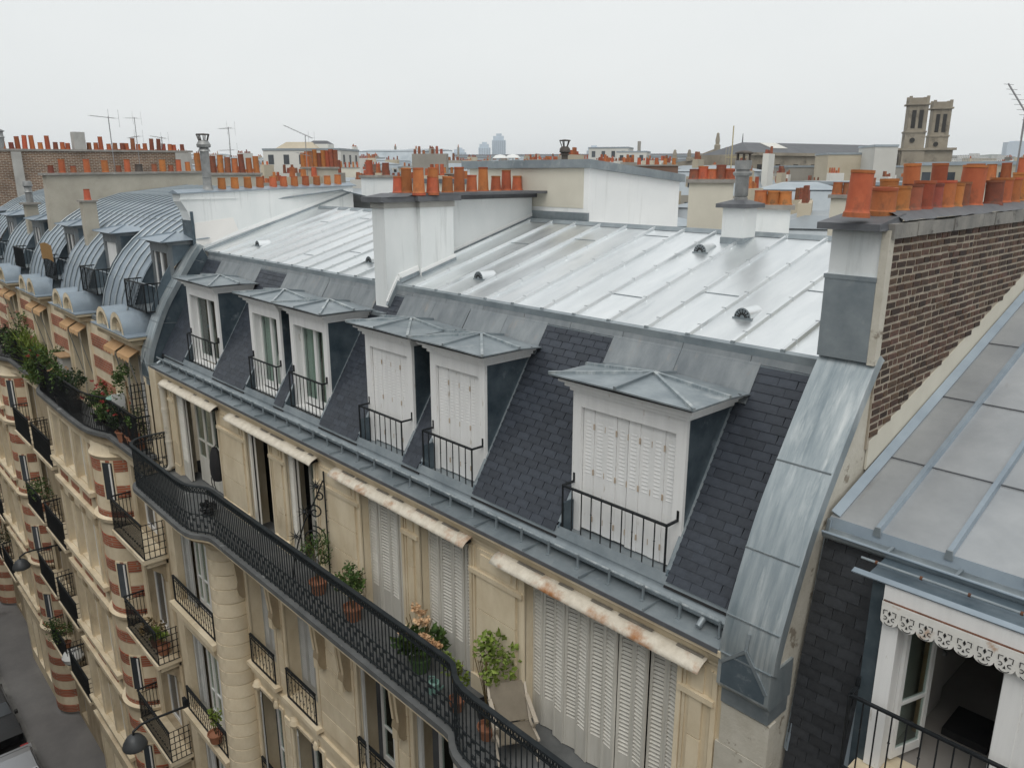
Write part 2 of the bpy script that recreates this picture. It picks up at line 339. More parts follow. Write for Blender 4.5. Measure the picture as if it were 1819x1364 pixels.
bm.add([(o, y, rz(y) + h) for y in (y0, y1) for o, h in pr], [(0, 1, 2, 3), (7, 6, 5, 4), (0, 4, 5, 1), (1, 5, 6, 2), (2, 6, 7, 3)])
for j in range(7):
    yy = 7.85 + j * .5; bm.box(-.03, .03, yy, yy + .012, rz(yy) - .002, rz(yy) + .05)
bme = bm.mesh('batten', 'zinc_new')
cap = MB().prism([(-.032, 7.595, rz(7.6) - .03), (-.021, 7.595, rz(7.6) + .046), (.021, 7.595, rz(7.6) + .046), (.032, 7.595, rz(7.6) - .03)], (0, .03, 0)).mesh('batten_cap', 'zinc_old')
for x in ribs:
    if -11.6 < x < -11.0: pass
    o = inst('batten', bme, B, (x, 0, 0)); inst('batten_cap', cap, o, (0, 0, 0))
for k, (x, yj) in enumerate([(ribs[i], 8.1 + ((i * 37) % 26) / 10) for i in range(1, 25, 2)]):
    if not -12.7 < x < -10.9: MB().bar((x + .03, yj, rz(yj) + .003), (x + .57, yj, rz(yj) + .003), .02, .006).part('sheet_joint', 'zinc_old', B)
rd = MB()
rd.add([(x, 10.94 + o, rz(10.94) + h) for x in (XR + .05, -19.5) for o, h in ((-.09, -.02), (-.03, .045), (.03, .045), (.09, -.02))], [(0, 1, 2, 3), (7, 6, 5, 4), (0, 4, 5, 1), (1, 5, 6, 2), (2, 6, 7, 3)])
rd.part('ridge_cap', 'zinc_old', B)
# flashing band at the break of the roof
x = XR
while x > -19.0:
    x2 = max(x - .9, -19.1)
    for a, b in (((x, x2),) if not (x2 < -11.1 and x > -11.5) else ((x, -11.12), (-11.52, x2))):
        if a - b < .05: continue
        MB().slab([(b + .004, 7.555, -2.02), (a - .004, 7.555, -2.02), (a - .004, 7.595, -1.905), (b + .004, 7.595, -1.905)], .02).part('flashing', 'zinc_lead', B)
        MB().box(b, a, 7.545, 7.575, -2.035, -2.015).part('flashing_lip', 'zinc_old', B)
    x = x2
for a, b in ((XR, -11.12), (-11.52, -19.1)):
    MB().prism([(b, 7.585, -1.93), (b, 7.58, -1.845), (b, 7.64, -1.825), (b, 7.66, -1.93)], (a - b, 0, 0)).part('roof_edge', 'zinc_old', B)

# slates
def underlay(x0, x1, yb, yt):
    p = [(x0, yb, sz(yb)), (x1, yb, sz(yb)), (x1, yt, sz(yt)), (x0, yt, sz(yt))]
    return MB().slab([Vector(q) - SN * .012 for q in p], .02)
ux = XL
for (a, b), (c, d) in zip(DORM, APR):
    underlay(ux, a, 6.2, 7.6).part('mansard_board', 'black_gap', B); ux = b
    underlay(a, b, 7.3, 7.6).part('mansard_board', 'black_gap', B)
underlay(ux, XR, 6.2, 7.6).part('mansard_board', 'black_gap', B)
def slate_mesh(w, mat='slate'):
    h = .135; t = .011
    V = []
    for v, off in ((0, .010), (h, .000)):
        for u in (-w / 2 + .002, w / 2 - .002): V += [(u, v, off), (u, v, off + t)]
    m = MB(); m.add(V, [(0, 2, 3, 1), (4, 5, 7, 6), (1, 3, 7, 5), (0, 4, 6, 2), (0, 1, 5, 4), (2, 6, 7, 3)]); return m
sl = []   # (x centre, width, slope index)
NROW = 25; EXP = .1015
for r in range(NROW):
    yb = 6.235 + r * EXP * SU.y; zc = sz(yb) + .05
    x = XR - (.1075 if r % 2 else 0) + .03
    while x > XL:
        spans = [(max(x - .215, XL), min(x, XR))]
        for i, (a, b) in enumerate(DORM):
            ap = APR[i]
            lim = (a - .02, b + .02) if yb < 7.29 else ((ap[0], ap[1]) if yb > 7.27 else None)
            if lim:
                ns = []
                for p, q in spans:
                    if q <= lim[0] or p >= lim[1]: ns.append((p, q))
                    else:
                        if p < lim[0]: ns.append((p, lim[0]))
                        if q > lim[1]: ns.append((lim[1], q))
                spans = ns
        for p, q in spans:
            if q - p > .035: sl.append(((p + q) / 2, q - p, yb))
        x -= .215
sl.sort(key=lambda s: s[0] ** 2 + s[2] ** 2 + sz(s[2]) ** 2)
cache = {}
ROT = Matrix((( 1, 0, 0), (0, SU.y, SN.y), (0, SU.z, SN.z))).to_euler()
rest = MB()
for i, (xc, wd, yb) in enumerate(sl):
    key = round(wd, 2)
    if i < 300:
        if key not in cache: cache[key] = slate_mesh(key).mesh('slate', 'slate')
        inst('slate', cache[key], B, (xc, yb, sz(yb)), (ROT.x, jit(.006), jit(.006)))
    else:
        m = slate_mesh(wd); o = Vector((xc, yb, sz(yb)))
        ja = jit(.02)
        rest.add([o + Vector((1, 0, 0)) * v[0] + SU * (v[1] + ja * v[0]) + SN * v[2] for v in m.v], m.f)
rest.part('slate_field', 'slate', B, kind='stuff')

# ledge, cornice, gutter
x = XR - .02
while x > -18.85:
    x2 = max(x - .9, -18.9)
    MB().slab([(x2 + .003, 5.85, -4.385), (x - .003, 5.85, -4.385), (x - .003, 6.26, -4.345), (x2 + .003, 6.26, -4.345)], .012).part('ledge_sheet', 'zinc_old', B)
    MB().box(x2, x2 + .012, 5.852, 6.25, -4.36, -4.335).part('ledge_seam', 'zinc_old', B)
    x = x2
MB().box(-18.9, XR - .02, 5.845, 5.855, -4.42, -4.372).part('ledge_lip', 'cap_lead', B)
prof = [(0, -4.40), (.14, -4.40), (.14, -4.46), (.10, -4.50), (.07, -4.56), (.03, -4.62), (.02, -4.66), (0, -4.66)]
cn = MB(); cn.sweep(prof, [(-18.9, 6.0), (XR, 6.0)], True); cn.part('cornice', 'stone', B)
gut = MB()
g = [(6.145 + .095 * math.cos(a), -4.215 + .10 * math.sin(a)) for a in [math.pi + math.pi * k / 8 for k in range(9)]]
g2 = [(6.145 + .088 * math.cos(a), -4.215 + .093 * math.sin(a)) for a in [2 * math.pi - math.pi * k / 8 for k in range(9)]]
gut.prism([(-18.95, *q) for q in g + g2], (15.5, 0, 0)); gut.part('gutter', 'zinc_old', B, True)
MB().cyl((-18.95, 6.05, -4.215), (-3.45, 6.05, -4.215), .013).part('gutter_bead', 'zinc_coping', B, True)
MB().slab([(-18.95, 6.225, -4.21), (-3.45, 6.225, -4.21), (-3.45, 6.27, -4.10), (-18.95, 6.27, -4.10)], .01).part('gutter_apron', 'zinc_old', B)
MB().slab([(-18.95, 6.27, -4.36), (-3.45, 6.27, -4.36), (-3.45, 6.24, -4.2), (-18.95, 6.24, -4.2)], .01).part('gutter_back', 'zinc_dark', B)
br = MB(); br.box(-.012, .012, 6.025, 6.045, -4.37, -4.2).box(-.02, .02, 5.99, 6.06, -4.372, -4.362)
brm = br.mesh('gutter_bracket', 'zinc_old')
for i in range(33): inst('gutter_bracket', brm, B, (-3.54 - .467 * i, 0, 0))
MB().cyl((-3.75, 5.98, -4.33), (-3.75, 6.1, -4.26), .035, n=10).part('outlet_pipe', 'zinc_old', B, True)
MB().cyl((-18.75, 5.98, -4.33), (-18.75, 6.1, -4.26), .035, n=10).part('outlet_pipe', 'zinc_old', B, True)

# dormers
def railing(name, x0, x1, y, z0, z1, parent, n, ret=0, mat='iron', knob=True, hooks=True):
    m = MB(); m.bar((x0, y, z1), (x1, y, z1), .035, .02).bar((x0, y, z0), (x1, y, z0), .025, .015)
    for x in (x0, x1):
        if ret: m.bar((x, y, z1), (x, y + ret, z1), .03, .02)
        m.bar((x, y, z0 - .02), (x, y, z1), .022)
        if hooks: m.box(x - .014, x + .014, y + ret - .012, y + ret + .012, z1, z1 + .11)
    o = m.part(name, mat, parent)
    b = MB(); b.cyl((0, 0, 0), (0, 0, z1 - z0), .0075, n=6)
    bmz = b.mesh('bar', mat); kk = MB(); kk.add([], [])
    b2 = MB(); b2.cyl((0, 0, 0), (0, 0, z1 - z0), .0075, n=6); zz = (z1 - z0) * .62; b2.cyl((0, 0, zz - .012), (0, 0, zz), .004, .013, 6).cyl((0, 0, zz), (0, 0, zz + .012), .013, .004, 6)
    bm2 = b2.mesh('bar', mat)
    for i in range(1, n):
        inst('bar', bm2 if knob and i % 2 else bmz, o, (x0 + (x1 - x0) * i / n, y, z0))
    return o
def casement(x0, x1, y, z0, z1, parent, curtain='curtain_green', rail=.30, midbar=None, frame='paint_clean'):
    """two-leaf window: frame with sub-part panes and curtain"""
    fw = .055; xm = (x0 + x1) / 2; m = MB()
    m.box(x0, x0 + fw, y, y + .06, z0, z1).box(x1 - fw, x1, y, y + .06, z0, z1).box(x0 + fw, x1 - fw, y + .002, y + .058, z1 - fw, z1).box(x0 + fw, x1 - fw, y + .002, y + .058, z0, z0 + rail)
    m.box(xm - .045, xm + .045, y - .012, y + .05, z0 + .03, z1 - fw + .01)
    if midbar: m.box(x0 + fw, xm - .045, y + .01, y + .05, z0 + midbar - .02, z0 + midbar + .02).box(xm + .045, x1 - fw, y + .01, y + .05, z0 + midbar - .02, z0 + midbar + .02)
    o = m.part('window', frame, parent)
    for a, b in ((x0 + fw, xm - .045), (xm + .045, x1 - fw)):
        MB().box(a, b, y + .028, y + .034, z0 + rail, z1 - fw).part('pane', 'glass', o)
    if curtain:
        for a, b in ((x0 + .02, xm - .05), (xm + .07, x1 - .02)):
            c = MB(); n = 14; V = []
            for i in range(n + 1):
                xx = a + (b - a) * i / n; yy = y + .085 + .016 * math.sin(i * 2.1)
                V += [(xx, yy, z0 + .02), (xx, yy, z1 - .02)]
            c.add(V, [(2 * i, 2 * i + 2, 2 * i + 3, 2 * i + 1) for i in range(n)]); c.part('curtain', curtain, o)
    return o
FZ = -4.19
for i, (x0, x1) in enumerate(DORM):
    glassd = i < 3; yf = 6.48; zt = -2.43; op = (x0 + .13, x1 - .13, FZ + .01, -2.62)
    m = MB()
    m.box(x0, op[0], yf, yf + .045, FZ, zt).box(op[1], x1, yf, yf + .045, FZ, zt).box(op[0], op[1], yf + .001, yf + .044, op[3], zt)
    D = m.part('dormer', 'paint_white', B)
    # moulded cornice
    for (o, za, zb) in ((.03, -2.44, -2.39), (.075, -2.388, -2.335), (.13, -2.333, -2.285)):
        MB().box(x0 - o, x1 + o, yf - o, 7.3, za, zb).part('cornice', 'paint_white', D)
    # cheeks
    for x, s in ((x0, 1), (x1, -1)):
        xa, xb = (x + .002, x + .05) if s > 0 else (x - .05, x - .002)
        MB().prism([(xa, yf + .046, FZ - .02), (xa, yf + .046, -2.44), (xa, 7.34, -2.44), (xa, 7.34, sz(7.34) - .1), (xa, yf + .3, FZ - .02)], (xb - xa, 0, 0)).part('cheek', 'zinc_dark', D)
        c = MB(); t = .02 if s > 0 else -.02; xo = x - .001 * s
        p0 = Vector((xo, 6.30, sz(6.30))) + SN * .012; p1 = Vector((xo, 7.32, sz(7.32))) + SN * .012
        c.bar(p0, p1, .05, .014, SN); c.part('cheek_flashing', 'zinc_old', D)
        MB().prism([(x - .012, 6.26, FZ - .03), (x - .012, 6.50, FZ - .03), (x - .012, 6.50, sz(6.50) + .02), (x - .012, 6.26, sz(6.26) + .02)], (.024, 0, 0)).part('side_flashing', 'zinc_dark', D)
    # sill
    MB().slab([(x0, 6.25, FZ - .015), (x1, 6.25, FZ - .015), (x1, 6.62, FZ + .005), (x0, 6.62, FZ + .005)], .03).part('sill', 'zinc_old', D)
    # fan roof
    e0, e1, yb = x0 - .2, x1 + .2, 7.36
    xc = (x0 + x1) / 2; ap = (xc, 6.94, -2.175)
    pts = [(e0, 6.27, -2.25), (xc, 6.26, -2.235), (e1, 6.27, -2.25), (e1, 6.92, -2.25), (e1 - .02, yb, -2.29), (xc, yb, -2.25), (e0 + .02, yb, -2.29), (e0, 6.92, -2.25)]
    for a, b in zip(pts, pts[1:] + pts[:1]): MB().slab([a, b, ap], .018).part('roof_panel', 'zinc_old', D)
    for p in (pts[0], pts[1], pts[2], pts[3], pts[7]):
        q = Vector(p) + (Vector(p) - Vector(ap)).normalized() * .005
        MB().bar(Vector(ap) + Vector((0, 0, .012)), q + Vector((0, 0, .014)), .036, .036).part('roof_roll', 'zinc_coping' if p != pts[1] else 'zinc_old', D)
    MB().bar(Vector(ap) + Vector((0, 0, .01)), (xc, yb, -2.235), .036, .036).part('roof_roll', 'zinc_old', D)
    MB().box(e0 + .03, e1 - .03, 6.285, 7.2, -2.283, -2.27).part('eave_shadow_line', 'black_gap', D)  # black sheet drawing the shadow line under the eave
    a, b = APR[i]
    mid = (a + b) / 2
    for p, q in ((a, mid - .003), (mid + .003, b)):
        MB().slab([Vector((p, 7.325, sz(7.325))) + SN * .03, Vector((q, 7.325, sz(7.325))) + SN * .03, Vector((q, 7.58, sz(7.58))) + SN * .02, Vector((p, 7.58, sz(7.58))) + SN * .02], .02).part('zinc_apron', 'zinc_lead', D)
    # leaves
    a, b, c, d = op
    if glassd:
        casement(a + .012, b - .012, yf + .14, c + .08, d - .01, B, 'curtain_green' if i != 0 else 'curtain_dark', .12)
        box(a + .001, a + .012, yf + .02, yf + .22, c, d).part('reveal', 'paint_white', D); box(b - .012, b - .001, yf + .02, yf + .22, c, d).part('reveal', 'paint_white', D)
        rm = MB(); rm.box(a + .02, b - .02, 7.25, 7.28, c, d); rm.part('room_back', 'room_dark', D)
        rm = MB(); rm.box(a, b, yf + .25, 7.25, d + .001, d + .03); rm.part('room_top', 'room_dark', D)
        MB().box(x0 + .14, x1 - .14, yf - .06, yf + .13, FZ + .005, FZ + .07).part('threshold', 'paint_clean', D)
        railing('dormer_railing', x0 + .06, x1 - .06, 6.37, -4.13, -3.50, B, 9, .10)
    else:
        n = 8 if i == 5 else 4; wd = (b - a) / n
        for j in range(n):
            u0 = a + wd * j; dz = .03 if (j < n / 2 and i == 5) else 0
            off = .008 if j % 2 else 0; sm = MB(); yv = yf + .048 + off
            g0 = .007 if j == n // 2 else .0015; g1 = .007 if j == n // 2 - 1 else .0015; sm.box(u0 + g0, u0 + wd - g1, yv, yv + .025, c + .01 + dz * .5, d - .008 + dz * .3)
            o = sm.part('shutter_leaf', 'paint_white', B)
            nl = MB(); cols = (2 if i < 5 else 1); nrows = 13 if i < 5 else 15
            for cc in range(cols):
                for rr in range(nrows):
                    cx = u0 + wd * (cc + .5) / cols; z = d - .16 - rr * .045
                    hw = .03 if i < 5 else .04
                    nl.add([(cx - hw, yv - .001, z), (cx + hw, yv - .001, z), (cx + hw, yv - .005, z - .014), (cx - hw, yv - .005, z - .014), (cx - hw, yv - .001, z - .018), (cx + hw, yv - .001, z - .018)], [(0, 3, 2, 1), (3, 4, 5, 2), (0, 4, 3), (1, 2, 5)])
            nl.part('vent_louvres', 'paint_white', o, kind='stuff')
            st = MB()
            for q in (.12, .5, .86): st.box(u0 + wd - .012, u0 + wd + .008, yv - .006, yv, c + (d - c) * q - .035, c + (d - c) * q + .035)
            st.part('hinge', 'rust_pale', o, kind='stuff')
        MB().box(op[0], op[1], yf + .09, yf + .10, c, d).part('shutter_gap', 'black_gap', D)
        railing('dormer_railing', x0 + .04, x1 - .05, 6.285, -4.175, -3.57, B, 10 if i == 5 else 8, .2)
        MB().box(x0 + .02, x0 + .05, 6.30, 6.47, FZ, -3.80).part('side_panel', 'zinc_dark', D)
# roof ventilators
for vx, vy in ((-17.73, 8.23), (-12.93, 8.22), (-9.68, 8.22), (-6.72, 10.05), (-4.85, 8.22)):
    m = MB(); n = 10; r_ = .11; V = []
    for yy, h in ((vy, 1.0), (vy + .30, 1.0)):
        for k in range(n + 1):
            a = math.pi * k / n; V.append((vx + r_ * math.cos(a), yy, rz(vy) + .02 + r_ * 1.05 * math.sin(a) * h))
    m.add(V, [(k, k + 1, n + 2 + k, n + 1 + k) for k in range(n)] ); o = m.part('roof_vent', 'zinc_new', B, True)
    f = MB(); P = [(vx + r_ * math.cos(math.pi * k / n), vy - .004, rz(vy) + .018 + r_ * 1.05 * math.sin(math.pi * k / n)) for k in range(n + 1)]
    f.prism(P, (0, .008, 0)); f.part('vent_face', 'zinc_old', o)
    h = MB()
    for k in range(7):
        a = math.pi * (k + .5) / 7; c0 = Vector((vx, vy - .006, rz(vy) + .02)); d = Vector((math.cos(a), 0, math.sin(a)))
        h.bar(c0 + d * .032, c0 + d * .072, .016, .004, (0, 1, 0)); h.bar(c0 + d * .082 + Vector((0, 0, 0)), c0 + d * .096, .022, .004, (0, 1, 0))
    h.part('grille', 'black_gap', o)
    MB().box(vx - .13, vx + .13, vy - .01, vy + .02, rz(vy) - .0, rz(vy) + .016).part('vent_base', 'zinc_old', o)

# middle chimney
C = MB(); T0 = -.47
C.prism([(-11.5, 7.42, sz(7.42) - .1), (-11.5, 7.42, T0), (-11.5, 8.1, T0), (-11.5, 8.1, -2.2)], (.37, 0, 0))
CH = C.part('chimney', 'render_white', B)
MB().box(-11.6, -11.03, 8.08, 8.8, -1.95, T0).part('chimney_block', 'render_white', CH)
MB().box(-11.88, -11.35, 8.79, 11.05, -1.95, T0 - .002).part('chimney_wall', 'render_white', CH)
MB().box(-11.52, -11.11, 7.40, 8.085, T0 - .10, T0 - .003).part('chimney_neck', 'concrete', CH)
MB().box(-11.62, -11.01, 8.06, 8.82, T0 - .10, T0 - .004).part('chimney_neck', 'concrete', CH)
MB().box(-11.64, -11.02, 7.3, 8.0, T0, -.385).part('cap', 'cap_lead', CH)
MB().box(-11.72, -10.92, 7.97, 8.9, T0 + .003, -.38).part('cap', 'cap_lead', CH)
MB().box(-11.98, -11.25, 8.88, 11.16, T0 + .005, -.385).part('cap', 'cap_lead', CH)
MB().prism([(-11.68, 7.4, -.386), (-11.0, 7.4, -.386), (-11.1, 7.7, -.335), (-11.6, 7.7, -.335)], (0, .4, 0)).part('flaunching', 'cap_lead', CH)
MB().box(-11.82, -10.96, 8.0, 11.1, -.383, -.336).part('flaunching', 'cap_lead', CH)
# weathering strips at the foot of the chimney
for p, q in (((-11.02, 8.06), (-11.02, 8.83)), ((-11.34, 8.82), (-11.34, 11.06))):
    m = MB(); m.slab([(p[0], p[1], rz(p[1]) + .0), (q[0], q[1], rz(q[1]) + .0), (q[0], q[1], rz(q[1]) + .11), (p[0], p[1], rz(p[1]) + .11)], .015); m.part('skirt', 'render_bright', CH)
    m = MB(); m.slab([(p[0] + .02, p[1], rz(p[1]) + .0), (q[0] + .02, q[1], rz(q[1]) + .0), (q[0] + .02, q[1], rz(q[1]) + .05), (p[0] + .02, p[1], rz(p[1]) + .05)], .015); m.part('skirt_flashing', 'zinc_old', CH)
m = MB(); m.bar((-11.11, 7.42, sz(7.42) + .06), (-11.11, 7.66, -1.80), .05, .10); m.bar((-11.11, 7.66, -1.79), (-11.11, 8.07, rz(8.07) + .04), .05, .07); m.part('skirt_flashing', 'zinc_old', CH)
m = MB(); m.bar((-11.118, 7.42, sz(7.42) + .13), (-11.118, 7.66, -1.72), .03, .09); m.bar((-11.118, 7.66, -1.71), (-11.118, 8.07, rz(8.07) + .12), .03, .09); m.part('skirt', 'render_bright', CH)
MB().box(-11.54, -11.10, 7.30, 7.43, sz(7.36) - .02, sz(7.36) + .05).part('skirt_flashing', 'zinc_old', CH)
def pot(parent, x, y, z, h, r=.105, mat='terracotta', tilt=.02, taper=.82, name='chimney_pot'):
    dp = min(.16, h * .6); q = r * taper
    m = MB(); m.lathe((0, 0, 0), [(r * 1.12, -.03), (r * 1.08, .012), (r, .02), (r * .97, h * .12), (q, h - .03), (q * 1.05, h - .026), (q * 1.05, h), (q * .8, h), (q * .8, h - dp), (.001, h - dp)], 14)
    return inst(name, m.mesh(name, mat, True), parent, (x, y, z), (jit(tilt), jit(tilt), 0))
for px, py, h in ((-11.57, 8.03, .28), (-11.46, 8.12, .42), (-11.02, 8.06, .42), (-11.40, 8.66, .43), (-10.99, 8.32, .29), (-11.22, 8.83, .28), (-11.44, 9.28, .44), (-11.46, 9.59, .30), (-11.64, 10.03, .44), (-11.66, 10.37, .28), (-11.70, 10.68, .39), (-11.73, 11.0, .28)):
    pot(CH, px, py, -.338, h)
# small chimney with cowl by the ridge
S = box(-6.66, -6.30, 10.50, 10.86, -1.15, -.50).part('chimney', 'render_white', B)
MB().box(-6.67, -6.29, 10.49, 10.87, -1.06, -.94).part('skirt', 'zinc_old', S)
MB().box(-6.74, -6.22, 10.42, 10.94, -.505, -.445).part('cap', 'cap_lead', S)
m = MB(); m.add([(-6.74, 10.42, -.446), (-6.22, 10.42, -.446), (-6.22, 10.94, -.446), (-6.74, 10.94, -.446), (-6.57, 10.59, -.39), (-6.39, 10.59, -.39), (-6.39, 10.77, -.39), (-6.57, 10.77, -.39)], [(0, 1, 5, 4), (1, 2, 6, 5), (2, 3, 7, 6), (3, 0, 4, 7), (4, 5, 6, 7)]); m.part('cap', 'cap_lead', S)
cx, cy = -6.48, 10.68
MB().lathe((cx, cy, 0), [(.10, -.40), (.10, -.36), (.085, -.35), (.10, -.33), (.10, -.05), (.13, -.04), (.145, .0), (.10, .03), (.10, .05)], 16).part('cowl', 'galva', S, True)
MB().lathe((cx, cy, 0), [(.12, .05), (.125, .17), (.10, .18)], 16).part('cowl_drum', 'galva', S, True)
m = MB()
for k in range(6):
    a = k * math.pi / 3; m.box(cx + .10 * math.cos(a) - .012, cx + .10 * math.cos(a) + .012, cy + .10 * math.sin(a) - .012, cy + .10 * math.sin(a) + .012, .17, .275)
m.part('cowl_posts', 'cowl_rust', S)
MB().lathe((cx, cy, 0), [(.13, .27), (.135, .285), (.10, .305), (0, .32)], 16).part('cowl_lid', 'cowl_rust', S, True)
# ---------------------------------------------------------------- main facade
FY = 6.0; BF = -6.9
TOPW = [(-17.9, -15.5), (-14.15, -13.15), (-12.5, -11.45), (-10.0, -8.87), (-8.42, -7.3), (-6.23, -3.95)]
LOWX = [(-14.75, -13.6), (-13.1, -11.9), (-10.4, -9.3), (-8.75, -7.6)]
FLOORS = [(-10.25, -7.95), (-13.4, -10.95), (-16.5, -14.1), (-19.6, -17.2)]
holes = [(a, b, BF, -4.72) for a, b in TOPW]
low = [(a, b, c, d) for a, b in LOWX for c, d in FLOORS] + [(-6.2, -4.0, c, d) for c, d in FLOORS]
T = lambda u, v, d: (u, FY + d, v)
MB().wall(T, -18.9, XR, -23.2, -4.62, holes + low, .34).part('wall', 'stone', B)
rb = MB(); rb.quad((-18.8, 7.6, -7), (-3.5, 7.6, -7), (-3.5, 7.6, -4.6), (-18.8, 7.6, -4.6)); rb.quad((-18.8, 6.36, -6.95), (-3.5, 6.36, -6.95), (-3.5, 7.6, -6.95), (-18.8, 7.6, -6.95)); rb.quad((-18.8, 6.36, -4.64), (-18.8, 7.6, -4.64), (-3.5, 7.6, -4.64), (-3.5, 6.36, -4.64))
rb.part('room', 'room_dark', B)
# piers: stone blocks, mouldings
edges = [-18.3] + [q for w_ in TOPW for q in w_] + [XR - .06]
for a, b in zip(edges[0::2], edges[1::2]):
    i0, i1 = a + .16, b - .16
    if i1 - i0 < .12: i0, i1 = a + .05, b - .05
    MB().box(a + .03, b - .03, FY - .05, FY + .01, BF, -6.66).part('plinth', 'stone', B)
    zs = [-6.655, -6.12 + jit(.03), -5.6 + jit(.03), -5.12]
    for c, d in zip(zs, zs[1:]): MB().box(i0, i1, FY - .032, FY + .01, c + .007, d - .007).part('stone_block', 'stone', B)
    MB().box(a + .02, b - .02, FY - .055, FY + .01, -5.115, -5.05).part('moulding', 'stone', B)
    MB().box(i0, i1, FY - .018, FY + .01, -5.04, -4.74).part('stone_block', 'stone', B)
    if i1 - i0 > .3: MB().box(i0 + .08, i1 - .08, FY - .035, FY + .01, -4.98, -4.80).part('raised_panel', 'stone', B)
    for x, s in ((a, 1), (b, -1)):
        MB().box(x, x + s * .055, FY - .03, FY + .01, -6.655, -4.74).part('moulding', 'stone', B)
        MB().box(x + s * .065, x + s * .10, FY - .016, FY + .01, -6.655, -4.74).part('moulding', 'stone', B)
def louvre(x0, x1, y, z0, z1, parent, mat='shutter_cream', ang=0, hinge=None, panel=.42, pitch=.052):
    """one louvred shutter leaf; turned by ang about its hinge side"""
    wd = x1 - x0; t = .03; st = min(.05, wd * .18); m = MB()
    def P(u, v, z):
        hx = x0 if hinge != 'r' else x1
        du = u if hinge != 'r' else u - wd
        return (hx + du * math.cos(ang) - v * math.sin(ang), y + du * math.sin(ang) + v * math.cos(ang), z)
    def bx(mm, u0, u1, v0, v1, a, b):
        mm.add([P(u0, v0, a), P(u1, v0, a), P(u1, v1, a), P(u0, v1, a), P(u0, v0, b), P(u1, v0, b), P(u1, v1, b), P(u0, v1, b)], [(0, 3, 2, 1), (4, 5, 6, 7), (0, 1, 5, 4), (1, 2, 6, 5), (2, 3, 7, 6), (3, 0, 4, 7)])
    bx(m, .003, st, 0, t, z0, z1); bx(m, wd - st, wd - .003, 0, t, z0, z1); bx(m, st, wd - st, .002, t - .002, z1 - .07, z1); bx(m, st, wd - st, .004, t - .004, z0, z0 + panel)
    o = m.part('shutter', mat, parent)
    l = MB(); z = z0 + panel + .01
    while z < z1 - .10:
        l.add([P(st, .001, z), P(wd - st, .001, z), P(wd - st, t - .006, z + pitch * .34), P(st, t - .006, z + pitch * .34), P(st, .001, z - .010), P(wd - st, .001, z - .010), P(wd - st, t - .006, z + pitch * .2), P(st, t - .006, z + pitch * .2)], [(0, 1, 2, 3), (7, 6, 5, 4), (0, 4, 5, 1)])
        z += pitch
    k_ = MB(); bx(k_, st - .004, wd - st + .004, t - .001, t + .004, z0 + panel, z1 - .06); k_.part('slat_gap_shade', 'rust' if False else 'shade_back', o)  # dark sheet painting the shade seen between the slats
    l.part('louvres', mat, o, kind='stuff'); return o
# window 1: wide, shutters folded into the sides, glazed doors
a, b = TOPW[0]; zt = -4.74
for k in range(2): louvre(a + .02, a + .56, FY + .03 + .05 * k, BF + .02, zt, B, ang=R(-6))
louvre(b - .26, b - .02, FY + .10, BF + .02, zt, B, ang=R(6), hinge='r')
xs = [a + .62, a + 1.08, a + 1.54, a + 2.0]
for u0, u1 in zip(xs, xs[1:]):
    m = MB(); f = .05; y = FY + .20; z0 = BF + .03; kick = z0 + .62; md = z0 + 1.0
    m.box(u0, u0 + f, y, y + .05, z0, zt).box(u1 - f, u1, y, y + .05, z0, zt).box(u0 + f, u1 - f, y + .002, y + .048, zt - .06, zt).box(u0 + f, u1 - f, y + .006, y + .044, z0, kick).box(u0 + f, u1 - f, y + .002, y + .048, md, md + .04)
    o = m.part('glazed_door', 'shutter_cream', B)
    MB().box(u0 + f, u1 - f, y + .022, y + .028, kick, md).part('pane', 'glass', o); MB().box(u0 + f, u1 - f, y + .022, y + .028, md + .04, zt - .06).part('pane', 'glass', o)
MB().quad((a + .55, 6.62, BF), (b - .2, 6.62, BF), (b - .2, 6.62, zt), (a + .55, 6.62, zt)).part('curtain', 'curtain_dark', B)
# window 2: shutter folded left, inner casement open; window 3: shutter folded left, casement shut
a, b = TOPW[1]
for k in range(2): louvre(a + .02 + .04 * k, a + .42 + .04 * k, FY + .03 + .05 * k, BF + .02, zt, B, ang=R(-18), mat='shutter_cream')
m = MB(); m.box(a + .46, a + .52, FY + .24, FY + .62, BF + .03, zt); m.part('casement_leaf', 'shutter_grey', B)
c = MB(); V = []
for i in range(9): V += [(a + .74 + i * .03, FY + .30 + .02 * math.sin(i * 2.2), BF + .05), (a + .70 + i * .036, FY + .30 + .02 * math.sin(i * 2.2), zt)]
c.add(V, [(2 * i, 2 * i + 2, 2 * i + 3, 2 * i + 1) for i in range(8)]); c.part('curtain', 'render_cream', B)
a, b = TOPW[2]
for k in range(2): louvre(a + .02 + .04 * k, a + .42 + .04 * k, FY + .03 + .05 * k, BF + .02, zt, B, ang=R(-14))
casement(a + .40, b, FY + .22, BF + .02, zt, B, 'curtain_dark', .35, .8, 'shutter_cream')
# windows 4, 5: closed louvred shutters in four leaves; window 6: eleven leaves
for a, b in TOPW[3:5]:
    n = 4; wd = (b - a) / n
    for k in range(n): louvre(a + wd * k, a + wd * (k + 1), FY + .13, BF + .02, zt, B, ang=R(4 if k % 2 else -4))
a, b = TOPW[5]; n = 11; wd = (b - a) / n
for k in range(n): louvre(a + wd * k, a + wd * (k + 1), FY + .13 - .09 * math.sin(math.pi * k / n), BF + .02, zt, B, ang=R(9 if k % 2 else -9), mat='shutter_cream')
